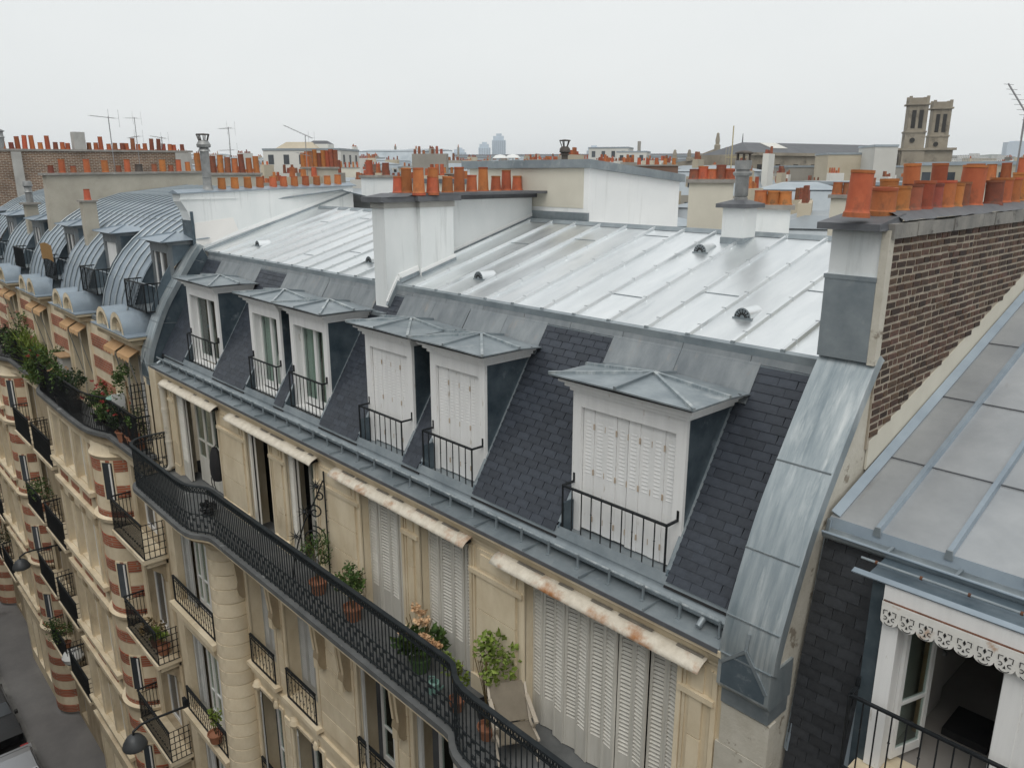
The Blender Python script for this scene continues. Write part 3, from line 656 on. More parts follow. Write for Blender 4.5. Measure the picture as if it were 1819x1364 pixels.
# canopies over the windows
def canopy(x0, x1, mat, patches):
    pts = [(6.0, -4.600), (5.95, -4.610), (5.90, -4.625), (5.855, -4.646), (5.818, -4.674), (5.788, -4.712)]
    m = MB(); n = max(2, int((x1 - x0) / .12)); V = []; K = len(pts)
    for i in range(n + 1):
        xx = x0 + (x1 - x0) * i / n
        for y, z in pts: V.append((xx, y + jit(.0015), z + jit(.002)))
    m.add(V, [(i * K + j, (i + 1) * K + j, (i + 1) * K + j + 1, i * K + j + 1) for i in range(n) for j in range(K - 1)])
    o = m.part('window_canopy', mat, B, True)
    s_ = o.modifiers.new('thick', 'SOLIDIFY'); s_.thickness = .006
    for u, l in patches:
        q = MB(); w_ = .05; q.slab([(u, 5.965 - w_, -4.598), (u + l, 5.965 - w_, -4.590), (u + l, 5.985, -4.585), (u, 5.985, -4.585)], .006); q.part('canopy_patch', 'patch_grey', o)
    MB().prism([(x1 - .06, *p) for p in pts[1:]] + [(x1 - .06, 5.99, -4.70)], (.008, 0, 0)).part('canopy_end_shade', 'black_gap', o)  # black plate painting the shade inside the open canopy end
    return o
canopy(-18.3, -15.3, 'canopy_pale', [(-18.0, .16), (-17.3, .14), (-16.5, .14), (-15.9, .2)])
canopy(-14.7, -11.23, 'canopy_pale', [(-14.4, .15), (-13.3, .3), (-12.9, .5), (-11.9, .25), (-11.5, .15)])
canopy(-10.65, -7.2, 'canopy_rust', [(-10.4, .35), (-10.0, .3), (-9.4, .3), (-9.0, .28), (-8.4, .5), (-7.8, .35)])
canopy(-6.68, -3.6, 'canopy_rust', [(-6.3, .45), (-5.6, .22), (-5.1, .3), (-4.7, .45), (-3.95, .32)])
# balcony
PATH = [(-18.35, 5.98), (-18.35, 5.4)] + [(-17.85 - .5 * math.cos(a), 5.4 - .45 * math.sin(a)) for a in [R(q) for q in (15, 30, 45, 60, 75, 90)]] + [(-15.2, 4.93)] + \
       [(-15.0 + .35 * math.sin(a) + .35 * t, 5.065 - .135 * math.cos(a)) for t, a in [(k / 6, R(180 * k / 6)) for k in range(1, 7)]][:0] + \
       [(-14.85, 4.95), (-14.68, 5.0), (-14.56, 5.07), (-14.45, 5.14), (-14.32, 5.2), (-14.15, 5.22), (-6.85, 5.22), (-6.7, 5.2), (-6.6, 5.14), (-6.5, 5.07), (-6.36, 5.01), (-6.2, 4.98), (-6.0, 4.97), (-3.46, 4.96)]
def offs(path, o):
    r_ = []
    for i, p in enumerate(path):
        a = Vector(path[max(i - 1, 0)]); b = Vector(path[min(i + 1, len(path) - 1)]); d = (b - a).normalized(); r_.append((p[0] + d.y * o, p[1] - d.x * o))
    return r_
o1 = offs(PATH, .09)
sb = MB(); sb.prism([(x, y, -6.985) for x, y in o1] + [(-3.46, 6.36, -6.985), (-18.44, 6.36, -6.985)], (0, 0, .088)); SLAB = sb.part('balcony_slab', 'slab_lead', B)
sw = MB(); sw.sweep([(-.02, -6.99), (.045, -6.99), (.045, -7.03), (.0, -7.06), (-.05, -7.12), (-.12, -7.17), (-.12, -6.99)], offs(PATH, .03), True); sw.part('slab_moulding', 'stone', SLAB)
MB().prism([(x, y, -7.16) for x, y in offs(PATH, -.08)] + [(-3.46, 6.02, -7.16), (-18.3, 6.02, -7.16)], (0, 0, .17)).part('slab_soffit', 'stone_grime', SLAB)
RT, RB_ = -5.88, -6.84
rl = MB(); rl.sweep([(-.032, RT), (.032, RT), (.036, RT - .02), (.0, RT - .035), (-.036, RT - .02)], PATH, True)
rl.sweep([(-.012, RT - .13), (.012, RT - .13), (.012, RT - .145), (-.012, RT - .145)], PATH, True); rl.sweep([(-.014, RB_), (.014, RB_), (.014, RB_ - .02), (-.014, RB_ - .02)], PATH, True)
rl.sweep([(-.008, RB_ + .36), (.008, RB_ + .36), (.008, RB_ + .35), (-.008, RB_ + .35)], PATH, True)
RAIL = rl.part('balcony_railing', 'iron_blue', B)
def spiral(c, r0, r1, t0, t1, n, ax):
    """flat scroll in the plane spanned by ax (horizontal unit vector) and z"""
    P = []
    for k in range(n + 1):
        t = t0 + (t1 - t0) * k / n; r_ = r0 + (r1 - r0) * k / n; P.append(Vector(c) + Vector(ax) * (r_ * math.cos(t)) + Vector((0, 0, r_ * math.sin(t))))
    return P
bl = MB(); bl.bar((0, 0, RB_ - .08), (0, 0, RT - .03), .016)
bl2 = MB(); bl2.bar((0, 0, RB_), (0, 0, RT - .03), .014)
for m, s in ((bl, 1), (bl2, -1)):
    m.tube(spiral((.035 * s, 0, RB_ + .10), .045, .012, R(0), R(400), 10, (1, 0, 0)), .009, 4)
    m.tube(spiral((-.03 * s, 0, RB_ + .24), .040, .012, R(180), R(560), 10, (1, 0, 0)), .009, 4); m.tube(spiral((.03 * s, 0, RB_ + .33), .035, .012, R(0), R(380), 9, (1, 0, 0)), .008, 4)
    m.tube(spiral((0, 0, RT - .085), .040, .040, 0, R(360), 8, (1, 0, 0)), .010, 4)
    m.cyl((0, 0, RB_ + .42), (0, 0, RB_ + .45), .006, .014, 6).cyl((0, 0, RB_ + .45), (0, 0, RB_ + .48), .014, .006, 6)
bls = [bl.mesh('baluster', 'iron_blue'), bl2.mesh('baluster', 'iron_blue')]
acc = 0; cnt = 0
for (ax, ay), (bx_, by) in zip(PATH, PATH[1:]):
    L_ = math.hypot(bx_ - ax, by - ay); ang = math.atan2(by - ay, bx_ - ax)
    while acc < L_:
        t = acc / L_; inst('baluster', bls[cnt % 2], RAIL, (ax + (bx_ - ax) * t, ay + (by - ay) * t, 0), (0, 0, ang)); cnt += 1; acc += .088
    acc -= L_
# consoles under the balcony
pf = [(6.02, -7.10), (5.36, -7.10), (5.34, -7.2), (5.42, -7.32), (5.55, -7.36), (5.66, -7.44), (5.74, -7.6), (5.78, -7.85), (5.80, -8.1), (5.83, -8.4), (5.80, -8.55), (5.84, -8.7), (5.9, -8.78), (6.02, -8.8)]
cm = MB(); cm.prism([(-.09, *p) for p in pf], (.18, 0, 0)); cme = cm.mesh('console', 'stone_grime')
cv = MB()
for s in (-1, 1):
    cv.tube([(s * .095, 5.47 + .085 * math.cos(t) * (1 - k / 26), -7.22 + .085 * math.sin(t) * (1 - k / 26)) for k, t in [(k, R(-60 + 26 * k)) for k in range(20)]], .018, 5)
    cv.tube([(s * .07, y - .008, z) for y, z in pf[4:10]], .022, 5)
cv.box(-.07, .07, 5.80, 5.86, -8.76, -8.55); cve = cv.mesh('volute', 'stone')
for x in (-14.95, -13.35, -11.55, -10.68, -9.02, -8.9 + 1.55, -7.2 + .6):
    o = inst('console', cme, B, (x, 0, 0)); inst('volute', cve, o, (0, 0, 0))
# lower floors
def window_rail(x0, x1, y, z0, z1, parent):
    m = MB(); m.bar((x0, y, z1), (x1, y, z1), .05, .03).bar((x0, y, z0), (x1, y, z0), .03, .02).bar((x0, y, z1 - .1), (x1, y, z1 - .1), .015)
    for x in (x0, x1): m.bar((x, y, z0), (x, y, z1), .025); 
    n = max(2, int((x1 - x0) / .14))
    for k in range(n):
        c = x0 + (x1 - x0) * (k + .5) / n; h = (z1 - z0)
        m.bar((c, y, z0), (c, y, z1), .010)
        m.tube(spiral((c + .035, y, z0 + h * .32), .055, .015, R(90), R(420), 9, (1, 0, 0)), .006, 4).tube(spiral((c - .035, y, z0 + h * .60), .055, .015, R(270), R(600), 9, (1, 0, 0)), .006, 4)
    return m.part('window_railing', 'iron', parent)
for fi, (c, d) in enumerate(FLOORS):
    for xi, (a, b) in enumerate(LOWX):
        for x, s in ((a, -1), (b, 1)):
            MB().box(x, x + s * .09, FY - .035, FY + .01, c - .1, d + .02).part('moulding', 'stone', B)
        MB().box(a - .09, b + .09, FY - .034, FY + .01, d + .021, d + .1).part('moulding', 'stone', B)
        if c > -17:
            window_rail(a + .02, b - .02, FY - .08, c - .0, c + .66, B)
            MB().box(a - .1, b + .1, FY - .16, FY + .05, c - .12, c - .03).part('sill', 'stone', B)
        if fi == 0 and xi in (0, 1):
            hw = (b - a) / 2
            for k in range(4): louvre(a + hw / 2 * k, a + hw / 2 * (k + 1), FY + .26, c, d, B, 'shutter_grey', panel=.3, pitch=.05)
        else:
            louvre(a + .01, a + .42, FY + .04, c, d, B, 'shutter_grey', ang=R(-25), panel=.3, pitch=.05); casement(a + .3, b, FY + .24, c, d, B, None, .3, .9)
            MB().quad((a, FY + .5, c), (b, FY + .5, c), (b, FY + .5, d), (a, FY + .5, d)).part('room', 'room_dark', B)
        # keystone ornament above the window of the floor below
        if fi in (1, 2):
            xm = (a + b) / 2; m = MB(); m.box(a + .1, b - .1, FY - .05, FY + .01, d + .15, d + .34); o = m.part('lintel_panel', 'stone', B)
            m = MB(); m.lathe((xm - .38, FY - .07, d + .18), [(0, -.12), (.09, -.09), (.13, 0), (.09, .09), (0, .12)], 10); m.lathe((xm + .42, FY - .05, d + .1), [(0, -.1), (.06, -.06), (.07, 0), (.04, .09), (0, .1)], 8); m.box(xm - .3, xm + .3, FY - .09, FY, d + .14, d + .2); m.part('carving', 'stone', o, True)
    MB().box(-15.7, XR, FY - .06, FY + .01, c - .36, c - .22).part('string_course', 'stone', B)
    pe = [-15.0] + [q for w_ in LOWX for q in w_] + [-6.3]
    for u0, u1 in zip(pe[0::2], pe[1::2]):
        if u1 - u0 < .5: u0, u1 = u0 + .1, u1 - .1
        else: u0, u1 = u0 + .13, u1 - .13
        z = c
        while z < d - .1:
            MB().box(u0, u1, FY - .034, FY + .01, z + .011, min(z + .38, d) - .011).part('stone_block', 'stone', B); z += .38
    window_rail(-6.2, -4.0, FY - .08, c, c + .66, B)
# left bay with rusticated column
BX0, BX1, BY = -18.75, -15.75, 5.72
bh = [(-18.3, -16.2, c, d) for c, d in FLOORS]
MB().wall(lambda u, v, d: (u, BY + d, v), BX0, BX1, -23.2, -7.12, bh, .4).part('bay_wall', 'stone', B)
MB().quad((BX0, BY, -23.2), (BX0, 6.1, -23.2), (BX0, 6.1, -7.12), (BX0, BY, -7.12)).part('bay_side', 'stone', B)
for c, d in FLOORS:
    for k in range(3): louvre(-18.28 + .22 * k, -18.05 + .22 * k, BY + .16, c, d, B, 'shutter_grey', panel=.3, pitch=.05, ang=R(8 if k % 2 else -8))
    casement(-17.6, -16.9, BY + .22, c, d, B, None, .3, .9); casement(-16.9, -16.2, BY + .22, c, d, B, None, .3, .9)
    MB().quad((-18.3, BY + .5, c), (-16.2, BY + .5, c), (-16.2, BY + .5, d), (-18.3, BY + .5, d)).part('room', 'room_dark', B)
    window_rail(-18.4, -15.95, BY - .1, c + .02, c + .68, B)
    MB().box(-18.5, -15.85, BY - .22, BY + .05, c - .16, c - .02).part('sill', 'stone', B)
    MB().box(-18.1, -16.3, BY - .04, BY + .01, d + .12, d + .4).part('lintel_panel', 'stone', B)
dm = MB(); dm.lathe((0, 0, 0), [(.40, .004), (.432, .010), (.432, .318), (.40, .324)], 20, R(150), R(390)); dme = dm.mesh('column_drum', 'stone', True)
z = -22.9
while z < -7.6: inst('column_drum', dme, B, (-15.32, 5.86, z)); z += .334
MB().lathe((-15.32, 5.86, 0), [(.43, -7.62), (.46, -7.58), (.46, -7.5), (.5, -7.46), (.52, -7.4), (.56, -7.36), (.60, -7.16)], 20, R(150), R(390)).part('column_capital', 'stone', B, True)
m = MB()
for k in range(12):
    a = R(170 + 200 * k / 11); m.box(-15.32 + .55 * math.cos(a) - .03, -15.32 + .55 * math.cos(a) + .03, 5.86 + .55 * math.sin(a) - .03, 5.86 + .55 * math.sin(a) + .03, -7.36, -7.26)
m.part('dentils', 'stone', B)
MB().lathe((-15.32, 5.86, 0), [(.40, -22.9), (.40, -7.6)], 20, R(150), R(390)).part('column_core', 'stone_grime', B, True)
# downpipe
dp = MB(); dp.cyl((-18.33, 5.9, -4.72), (-18.33, 5.9, -6.75), .075, n=12)
for z in (-4.78, -5.3, -5.36, -6.1): dp.cyl((-18.33, 5.9, z), (-18.33, 5.9, z - .05), .088, n=12)
dp.tube([(-18.33, 5.9, -6.7), (-18.36, 5.85, -6.8), (-18.5, 5.7, -6.86), (-18.62, 5.72, -6.95)], .07, 8); dp.part('downpipe', 'plastic_pipe', B, True)
# end walls
MB().box(-18.98, -18.55, 5.84, 6.1, -8, -4.42).part('quoin', 'stone', B)
# ---------------------------------------------------------------- party walls at both ends
CURVE = [(7.40, -1.66), (7.34, -1.70), (7.13, -1.97), (6.92, -2.27), (6.66, -2.65), (6.42, -3.02), (6.22, -3.42), (6.06, -3.80), (5.97, -4.03), (5.91, -4.25), (5.89, -4.40)]
def smooth(P, k=4):
    out = []
    for i in range(len(P) - 1):
        p0, p1, p2, p3 = P[max(i - 1, 0)], P[i], P[i + 1], P[min(i + 2, len(P) - 1)]
        for j in range(k):
            t = j / k; out.append(tuple(.5 * (2 * b + (c - a) * t + (2 * a - 5 * b + 4 * c - d) * t * t + (3 * b - a - 3 * c + d) * t ** 3) for a, b, c, d in zip(p0, p1, p2, p3)))
    return out + [P[-1]]
def coping(x0, x1, parent):
    for i0, i1 in ((0, 4), (4, 6), (6, 8), (8, 10)):
        pts = smooth(CURVE)[i0 * 4:i1 * 4 + 1]
        inner = [(y + .10, z - .065) for y, z in pts]
        m = MB(); m.prism([(x0 - .02, *p) for p in pts] + [(x0 - .02, *p) for p in inner[::-1]], (x1 - x0 + .06, 0, 0)); m.part('coping_sheet', 'zinc_coping', parent, True)
        y, z = pts[-1]; MB().box(x0 - .022, x1 + .022, y - .012, y + .03, z - .012, z + .004).part('coping_seam', 'zinc_old', parent)
    MB().prism([(x0 - .02, 5.89, -4.40), (x0 - .02, 5.875, -4.74), (x0 - .02, 5.92, -4.80), (x0 - .02, 6.3, -4.80), (x0 - .02, 6.3, -4.40)], (x1 - x0 + .04, 0, 0)).part('coping_foot', 'zinc_coping', parent)
    MB().box(x0, x1, 5.95, 6.3, -4.98, -4.80).part('coping_apron', 'zinc_old', parent)
    m = MB(); xm = (x0 + x1) / 2
    MB().slab([(x0 + .02, 5.872, -4.72), (x1 - .02, 5.872, -4.72), (x1 - .02, 5.876, -4.64), (xm, 5.882, -4.31), (x0 + .02, 5.878, -4.52)], .004).part('foot_shade_panel', 'zinc_foot', parent)  # darker zinc puts the shade of the down-facing facet into the colour
    m.bar((xm, 5.93, -4.12), (xm, 5.888, -4.29), .03, .012, (0, -1, 0)).bar((xm, 5.886, -4.28), (x0 + .01, 5.878, -4.5), .03, .012, (0, -1, 0)).bar((xm, 5.886, -4.28), (x1 - .01, 5.878, -4.62), .035, .012, (0, -1, 0)); m.part('coping_fold', 'zinc_old', parent)
    sd_ = [(y + .02, z - .01) for y, z in CURVE]
    m = MB(); m.prism([(x1 - .012, *p) for p in sd_] + [(x1 - .012, 6.3, -4.4), (x1 - .012, 6.3, sz(6.3) - .1), (x1 - .012, 7.6, sz(7.6) - .1)], (.026, 0, 0)); return m
PW = thing('party_wall', 'tall brick party wall topped by a ragged row of mixed terracotta chimney pots', 'wall', (-3.16, 9, GZ))
coping(-3.42, -2.92, PW)
m = MB(); body = [(y + .045, z - .03) for y, z in CURVE[1:]] + [(6.02, -4.45), (6.02, GZ), (13.4, GZ), (13.4, -.5), (7.32, -.5)]
m.prism([(-3.41, *p) for p in body], (.485, 0, 0)); m.part('wall', 'plaster_cracked', PW)
z = -5.0; k = 0
while z > -9: 
    MB().box(-3.44 + jit(.02), -2.91 + jit(.008), 5.96 + jit(.02), 6.1, z - .46 + .005, z - .005).part('stone_block', 'plaster_cracked', PW); z -= .46
MB().box(-2.93, -2.905, 7.38, 12.9, -2.6, -.56).part('mortar_bed', 'mortar', PW)
def brick_low(y): return -2.50 + .293 * (y - 7.464)
bc = {}; rest = MB(); bl_ = []
z = -.575; row = 0
while z > -2.56:
    y = 7.385 + random.random() * .05
    while y < 12.7:
        L_ = random.choice([.18, .19, .085, .09, .17, .20, .13]); 
        if z - .065 > brick_low(y): bl_.append((y, z, L_))
        y += L_ + .022
    z -= .074; row += 1
bl_.sort(key=lambda q: q[0] ** 2 + q[1] ** 2)
for i, (y, z, L_) in enumerate(bl_):
    if i < 300:
        if L_ not in bc:
            q = MB(); e = .006; h = .060
            q.add([(0, 0, -h), (0, L_, -h), (0, L_, 0), (0, 0, 0), (.02, e, -h + e), (.02, L_ - e, -h + e), (.02, L_ - e, -e), (.02, e, -e)], [(4, 5, 6, 7), (0, 1, 5, 4), (1, 2, 6, 5), (2, 3, 7, 6), (3, 0, 4, 7)]); bc[L_] = q.mesh('brick', 'brick')
        inst('brick', bc[L_], PW, (-2.917 + jit(.004), y, z + jit(.003)), (jit(.03), 0, jit(.01)))
    else:
        h = .060; e = .006; dx = jit(.004); x0 = -2.917 + dx
        rest.add([(x0, y, z - h), (x0, y + L_, z - h), (x0, y + L_, z), (x0, y, z), (x0 + .02, y + e, z - h + e), (x0 + .02, y + L_ - e, z - h + e), (x0 + .02, y + L_ - e, z - e), (x0 + .02, y + e, z - e)], [(4, 5, 6, 7), (0, 1, 5, 4), (1, 2, 6, 5), (2, 3, 7, 6), (3, 0, 4, 7)])
rest.part('brick_field', 'brick', PW, kind='stuff')
MB().slab([(-2.9, 7.42, brick_low(7.42) - .005), (-2.9, 12.9, brick_low(12.9) - .005), (-2.9, 12.9, brick_low(12.9) - .3), (-2.9, 7.42, brick_low(7.42) - .3)], -.02).part('render_band', 'render_cream', PW)
# front chimney block and cap
MB().box(-3.425, -2.90, 7.29, 7.42, -.93, -.5).part('chimney_face', 'render_white', PW)
MB().box(-3.44, -2.955, 7.262, 7.6, -1.72, -.96).part('zinc_cladding', 'zinc_old', PW)
MB().box(-3.45, -2.95, 7.255, 7.6, -.965, -.925).part('cladding_lip', 'zinc_old', PW)
MB().box(-2.954, -2.885, 7.266, 7.385, -1.74, -.50).part('quoin', 'plaster_cracked', PW)
m = MB(); V = [(-3.49, 7.10, -.50), (-2.91, 7.10, -.50), (-2.91, 7.5, -.50), (-3.49, 7.5, -.50), (-3.49, 7.10, -.44), (-2.91, 7.10, -.44), (-2.95, 7.75, -.36), (-3.49, 7.75, -.36)]
m.add(V, [(0, 3, 2, 1), (4, 5, 6, 7), (0, 1, 5, 4), (1, 2, 6, 5), (3, 0, 4, 7), (2, 3, 7, 6)]); m.part('cap', 'cap_lead', PW)
y = 7.3
while y < 13.0:
    l = random.uniform(.25, .6); o = jit(.012)
    MB().box(-2.955, -2.865 + o, y, y + l - .006, -.572 + jit(.008), -.435 + jit(.014)).part('coping_stone', 'mortar_cap', PW); y += l
m = MB(); n = 40; V = []
for i in range(n + 1):
    yy = 7.55 + 5.5 * i / n; V += [(-3.50, yy, -.44), (-3.3, yy, -.352 + jit(.008)), (-3.0, yy, -.352 + jit(.01)), (-2.875 + jit(.015), yy, -.425 + jit(.008))]
m.add(V, [(4 * i + j, 4 * i + j + 1, 4 * i + j + 5, 4 * i + j + 4) for i in range(n) for j in range(3)]); m.part('flaunching', 'cap_lead', PW, True)
for x, y, h, r_, mt, tp in ((-3.15, 7.14, .38, .105, 'terracotta', .92), (-3.13, 7.63, .225, .115, 'terracotta', .98), (-3.13, 7.98, .235, .105, 'terracotta_ochre', .98), (-3.3, 8.15, .30, .09, 'terracotta_ochre', .95), (-3.13, 8.30, .25, .095, 'terracotta_dark', .95),
                     (-3.13, 8.58, .28, .10, 'terracotta', .98), (-3.32, 8.75, .45, .085, 'terracotta', .95), (-3.13, 8.87, .25, .09, 'terracotta_dark', .98), (-3.12, 9.16, .28, .10, 'terracotta', .98), (-3.34, 9.55, .46, .085, 'terracotta', .95), (-3.1, 9.40, .25, .08, 'terracotta_ochre', .98), (-3.12, 9.63, .26, .095, 'terracotta_dark', .98),
                     (-3.14, 10.0, .44, .135, 'terracotta', .92), (-3.3, 10.55, .46, .10, 'terracotta', .95), (-3.08, 10.62, .27, .10, 'terracotta_dark', .95), (-3.14, 11.05, .30, .13, 'terracotta', .98), (-3.1, 11.35, .30, .10, 'terracotta', .98), (-3.15, 11.9, .36, .12, 'terracotta_ochre', .95), (-3.2, 12.3, .3, .1, 'terracotta', .95)):
    pot(PW, x, y, -.356, h, r_, mt, .035, tp)

LW = thing('party_wall', 'white rendered party wall carrying an even row of eleven orange chimney pots', 'wall', (-19.5, 9.5, GZ))
m = coping(-19.6, -19.1, LW); m.part('coping_side', 'zinc_dark', LW)
for q in (1, 3, 5): 
    y, z = CURVE[2 * q]; MB().bar((-19.083, y + .04, z - .03), (-19.083, 7.0 if q > 3 else 7.45, z - .12), .006, .012).part('side_seam', 'zinc_old', LW)
def lx(y): return -19.35 - .14 * (y - 7.6)
prof = [(7.36, -2.3), (7.38, -1.3), (7.27, -.88), (7.14, -.66), (7.13, -.48), (12.3, -.36), (12.3, -2.3)]
m = MB(); V = [(lx(y), y, z) for y, z in prof] + [(lx(y) - .5, y, z) for y, z in prof]; n = len(prof)
m.add(V, [tuple(range(n)), tuple(range(2 * n - 1, n - 1, -1))] + [(i, n + i, n + (i + 1) % n, (i + 1) % n) for i in range(n)]); m.part('wall', 'render_white', LW)
m = MB(); m.box(-19.86, -19.30, 7.33, 7.40, -1.72, -.90); m.part('zinc_cladding', 'zinc_dark', LW)
def onwall(pts, t, name, mat):
    m = MB(); V = [(lx(y) + t, y, z) for y, z in pts] + [(lx(y) - .01, y, z) for y, z in pts]; n = len(pts)
    m.add(V, [tuple(range(n))] + [(i, n + i, n + (i + 1) % n, (i + 1) % n) for i in range(n)]); return m.part(name, mat, LW)
onwall([(7.40, -1.75), (7.42, -1.17), (8.45, -1.08), (8.60, -1.48)], .012, 'render_patch', 'render_patch')
onwall([(7.1, -.62), (8.6, -.62), (8.6, -.585), (7.1, -.585)], .03, 'moulding', 'render_white')
onwall([(7.45, -1.78), (12.2, -.57), (12.2, -.44), (8.6, -1.40)], .014, 'skirt', 'render_bright')
onwall([(7.6, -1.86), (12.2, -.56), (12.2, -.51), (7.6, -1.80)], .035, 'skirt_flashing', 'zinc_old')
m = MB(); V = []
for y, z in ((7.06, -.482), (12.4, -.362)): V += [(lx(y) + .05, y, z), (lx(y) + .05, y, z + .02), (lx(y) - .25, y, z + .09), (lx(y) - .55, y, z + .02), (lx(y) - .55, y, z)]
m.add(V, [(0, 1, 2, 3, 4), (9, 8, 7, 6, 5)] + [(i, 5 + i, 5 + (i + 1) % 5, (i + 1) % 5) for i in range(5)]); m.part('cap', 'zinc_blue', LW)
for y, zb in ((8.32, -.42), (8.68, -.41), (9.05, -.40), (9.40, -.40), (9.80, -.392), (10.12, -.39), (10.46, -.389), (10.82, -.384), (11.19, -.382), (11.55, -.377), (11.91, -.35)):
    pot(LW, lx(y) - .2, y, zb - .01, .31, .105, 'terracotta' if y > 9.1 else 'terracotta_ochre', .02, .86)
cx, cy = lx(7.95) - .22, 7.95
o = MB().lathe((cx, cy, 0), [(.16, -.42), (.12, -.37), (.105, -.30), (.105, -.12), (.12, -.11), (.105, -.10), (.105, .50), (.15, .50), (.12, .56), (.10, .58), (.16, .60), (.17, .66), (.12, .74), (.10, .76)], 14).part('cowl', 'galva', LW, True)
m = MB()
for k in range(7):
    a = k * 2 * math.pi / 7; m.bar((cx + .10 * math.cos(a), cy + .10 * math.sin(a), .74), (cx + .15 * math.cos(a), cy + .15 * math.sin(a), .90), .02)
m.lathe((cx, cy, 0), [(.15, .885), (.155, .91), (0, .92)], 14); m.part('cowl_crown', 'cowl_rust', o)

# ---------------------------------------------------------------- rooftop block behind the ridge
RBK = thing('rooftop_block', 'white and cream rendered stair block with grey zinc coping behind the ridge', 'building', (-11.5, 12.5, GZ))
m = MB(); m.add([(-13.4, 11.1, -3), (-9.89, 11.1, -3), (-9.89, 13.9, -3), (-13.4, 13.9, -3), (-13.4, 11.1, .09), (-9.89, 11.1, .09), (-9.89, 13.9, -.17), (-13.4, 13.9, -.17)], [(0, 1, 5, 4), (1, 2, 6, 5), (2, 3, 7, 6), (3, 0, 4, 7), (4, 5, 6, 7)]); m.part('wall', 'render_bright', RBK)
MB().box(-13.3, -10.03, 11.088, 11.12, -.64, .088).part('wall_panel', 'render_cream', RBK)
m = MB(); V = []
for y, z in ((11.02, .24), (13.98, -.035)):
    V += [(-13.5, y, z - .15), (-9.81, y, z - .15), (-9.81, y, z), (-13.5, y, z)]
m.add(V, [(0, 1, 2, 3), (7, 6, 5, 4), (1, 5, 6, 2), (3, 2, 6, 7), (0, 3, 7, 4), (0, 4, 5, 1)]); m.part('coping', 'zinc_old', RBK)
MB().box(-13.4, -9.88, 11.05, 11.1, -.92, -.72).part('skirt_flashing', 'zinc_old', RBK)
o = MB().lathe((-11.95, 12.6, 0), [(.07, .1), (.07, .25), (.10, .26), (.07, .28), (.07, .36), (.11, .37), (.08, .40), (.12, .43), (.11, .50), (.07, .54)], 12).part('cowl', 'cowl_rust', RBK, True)
m = MB()
for k in range(5):
    a = k * 2 * math.pi / 5; m.bar((-11.95 + .06 * math.cos(a), 12.6 + .06 * math.sin(a), .53), (-11.95 + .11 * math.cos(a), 12.6 + .11 * math.sin(a), .66), .016)
m.lathe((-11.95, 12.6, 0), [(.12, .65), (.125, .67), (0, .685)], 12); m.part('cowl_crown', 'cowl_rust', o)
for x in (-12.9, -12.5): MB().lathe((x, 11.6, 0), [(.015, .15), (.015, .33), (.17, .30), (.10, .36), (0, .38)], 14).part('vent_hood', 'plastic_white', RBK, True)
RW = thing('rear_wall', 'low cream rear wall with dark zinc coping behind the ridge', 'wall', (-16, 14.5, GZ))
MB().box(-20.6, -13.45, 14.3, 14.7, -4, -.30).part('wall', 'render_cream', RW)
MB().box(-20.7, -13.4, 14.2, 14.8, -.30, -.17).part('coping', 'cap_lead', RW)

# ---------------------------------------------------------------- neighbouring building on the right
N = thing('neighbour_building', 'grey zinc roofed building with open dormer window beyond the brick wall', 'building', (0, 9, GZ))
def nz_(y): return -3.08 + .31 * (y - 6.7)
nr = [-2.443 + .591 * k for k in range(9)]
xs = [-2.885] + nr + [3.2]
for i, (a, b) in enumerate(zip(xs, xs[1:])):
    ys = [6.7, 7.75 + (i % 2) * .0, 9.0, 10.3, 12.8]
    for c, d in zip(ys, ys[1:]): MB().slab([(a + .003, c, nz_(c)), (b - .003, c, nz_(c)), (b - .003, d + .02, nz_(d) + .004), (a + .003, d + .02, nz_(d) + .004)], .012).part('roof_sheet', 'zinc_right', N)
for i, (a, b) in enumerate(zip(xs, xs[1:])):
    for y in (7.77, 9.02, 10.32): MB().bar((a + .03, y, nz_(y) + .006), (b - .03, y, nz_(y) + .006), .016, .008).part('sheet_joint', 'cap_lead', N)
rm = MB(); rm.add([(o, y, nz_(y) + h) for y in (6.68, 12.8) for o, h in ((-.03, 0), (-.02, .05), (.02, .05), (.03, 0))], [(0, 1, 2, 3), (7, 6, 5, 4), (0, 4, 5, 1), (1, 5, 6, 2), (2, 6, 7, 3)])
rme = rm.mesh('batten', 'zinc_blue'); ce = MB().prism([(-.034, 6.672, nz_(6.68) - .03), (-.024, 6.672, nz_(6.68) + .054), (.024, 6.672, nz_(6.68) + .054), (.034, 6.672, nz_(6.68) - .03)], (0, .02, 0)).mesh('batten_cap', 'zinc_old')
for x in nr: o = inst('batten', rme, N, (x, 0, 0)); inst('batten_cap', ce, o, (0, 0, 0))
m = MB(); m.slab([(-2.885, 6.72, nz_(6.72) + .05), (-2.885, 12.8, nz_(12.8) + .05), (-2.80, 12.8, nz_(12.8) + .015), (-2.80, 6.72, nz_(6.72) + .015)], -.012); m.part('verge_flashing', 'zinc_blue', N)
MB().slab([(-2.88, 6.66, -3.22), (3.2, 6.66, -3.22), (3.2, 6.70, -3.075), (-2.88, 6.70, -3.075)], .015).part('eave_flashing', 'zinc_blue', N)
m = MB(); g = [(6.60 + .07 * math.cos(a), -3.17 + .08 * math.sin(a)) for a in [math.pi + math.pi * k / 8 for k in range(9)]]; g2 = [(6.60 + .064 * math.cos(a), -3.17 + .074 * math.sin(a)) for a in [2 * math.pi - math.pi * k / 8 for k in range(9)]]
m.prism([(-2.87, *q) for q in g + g2], (6, 0, 0)); m.part('gutter', 'zinc_old', N, True)
MB().cyl((-2.87, 6.53, -3.165), (3.2, 6.53, -3.165), .012).part('gutter_bead', 'zinc_blue', N, True)
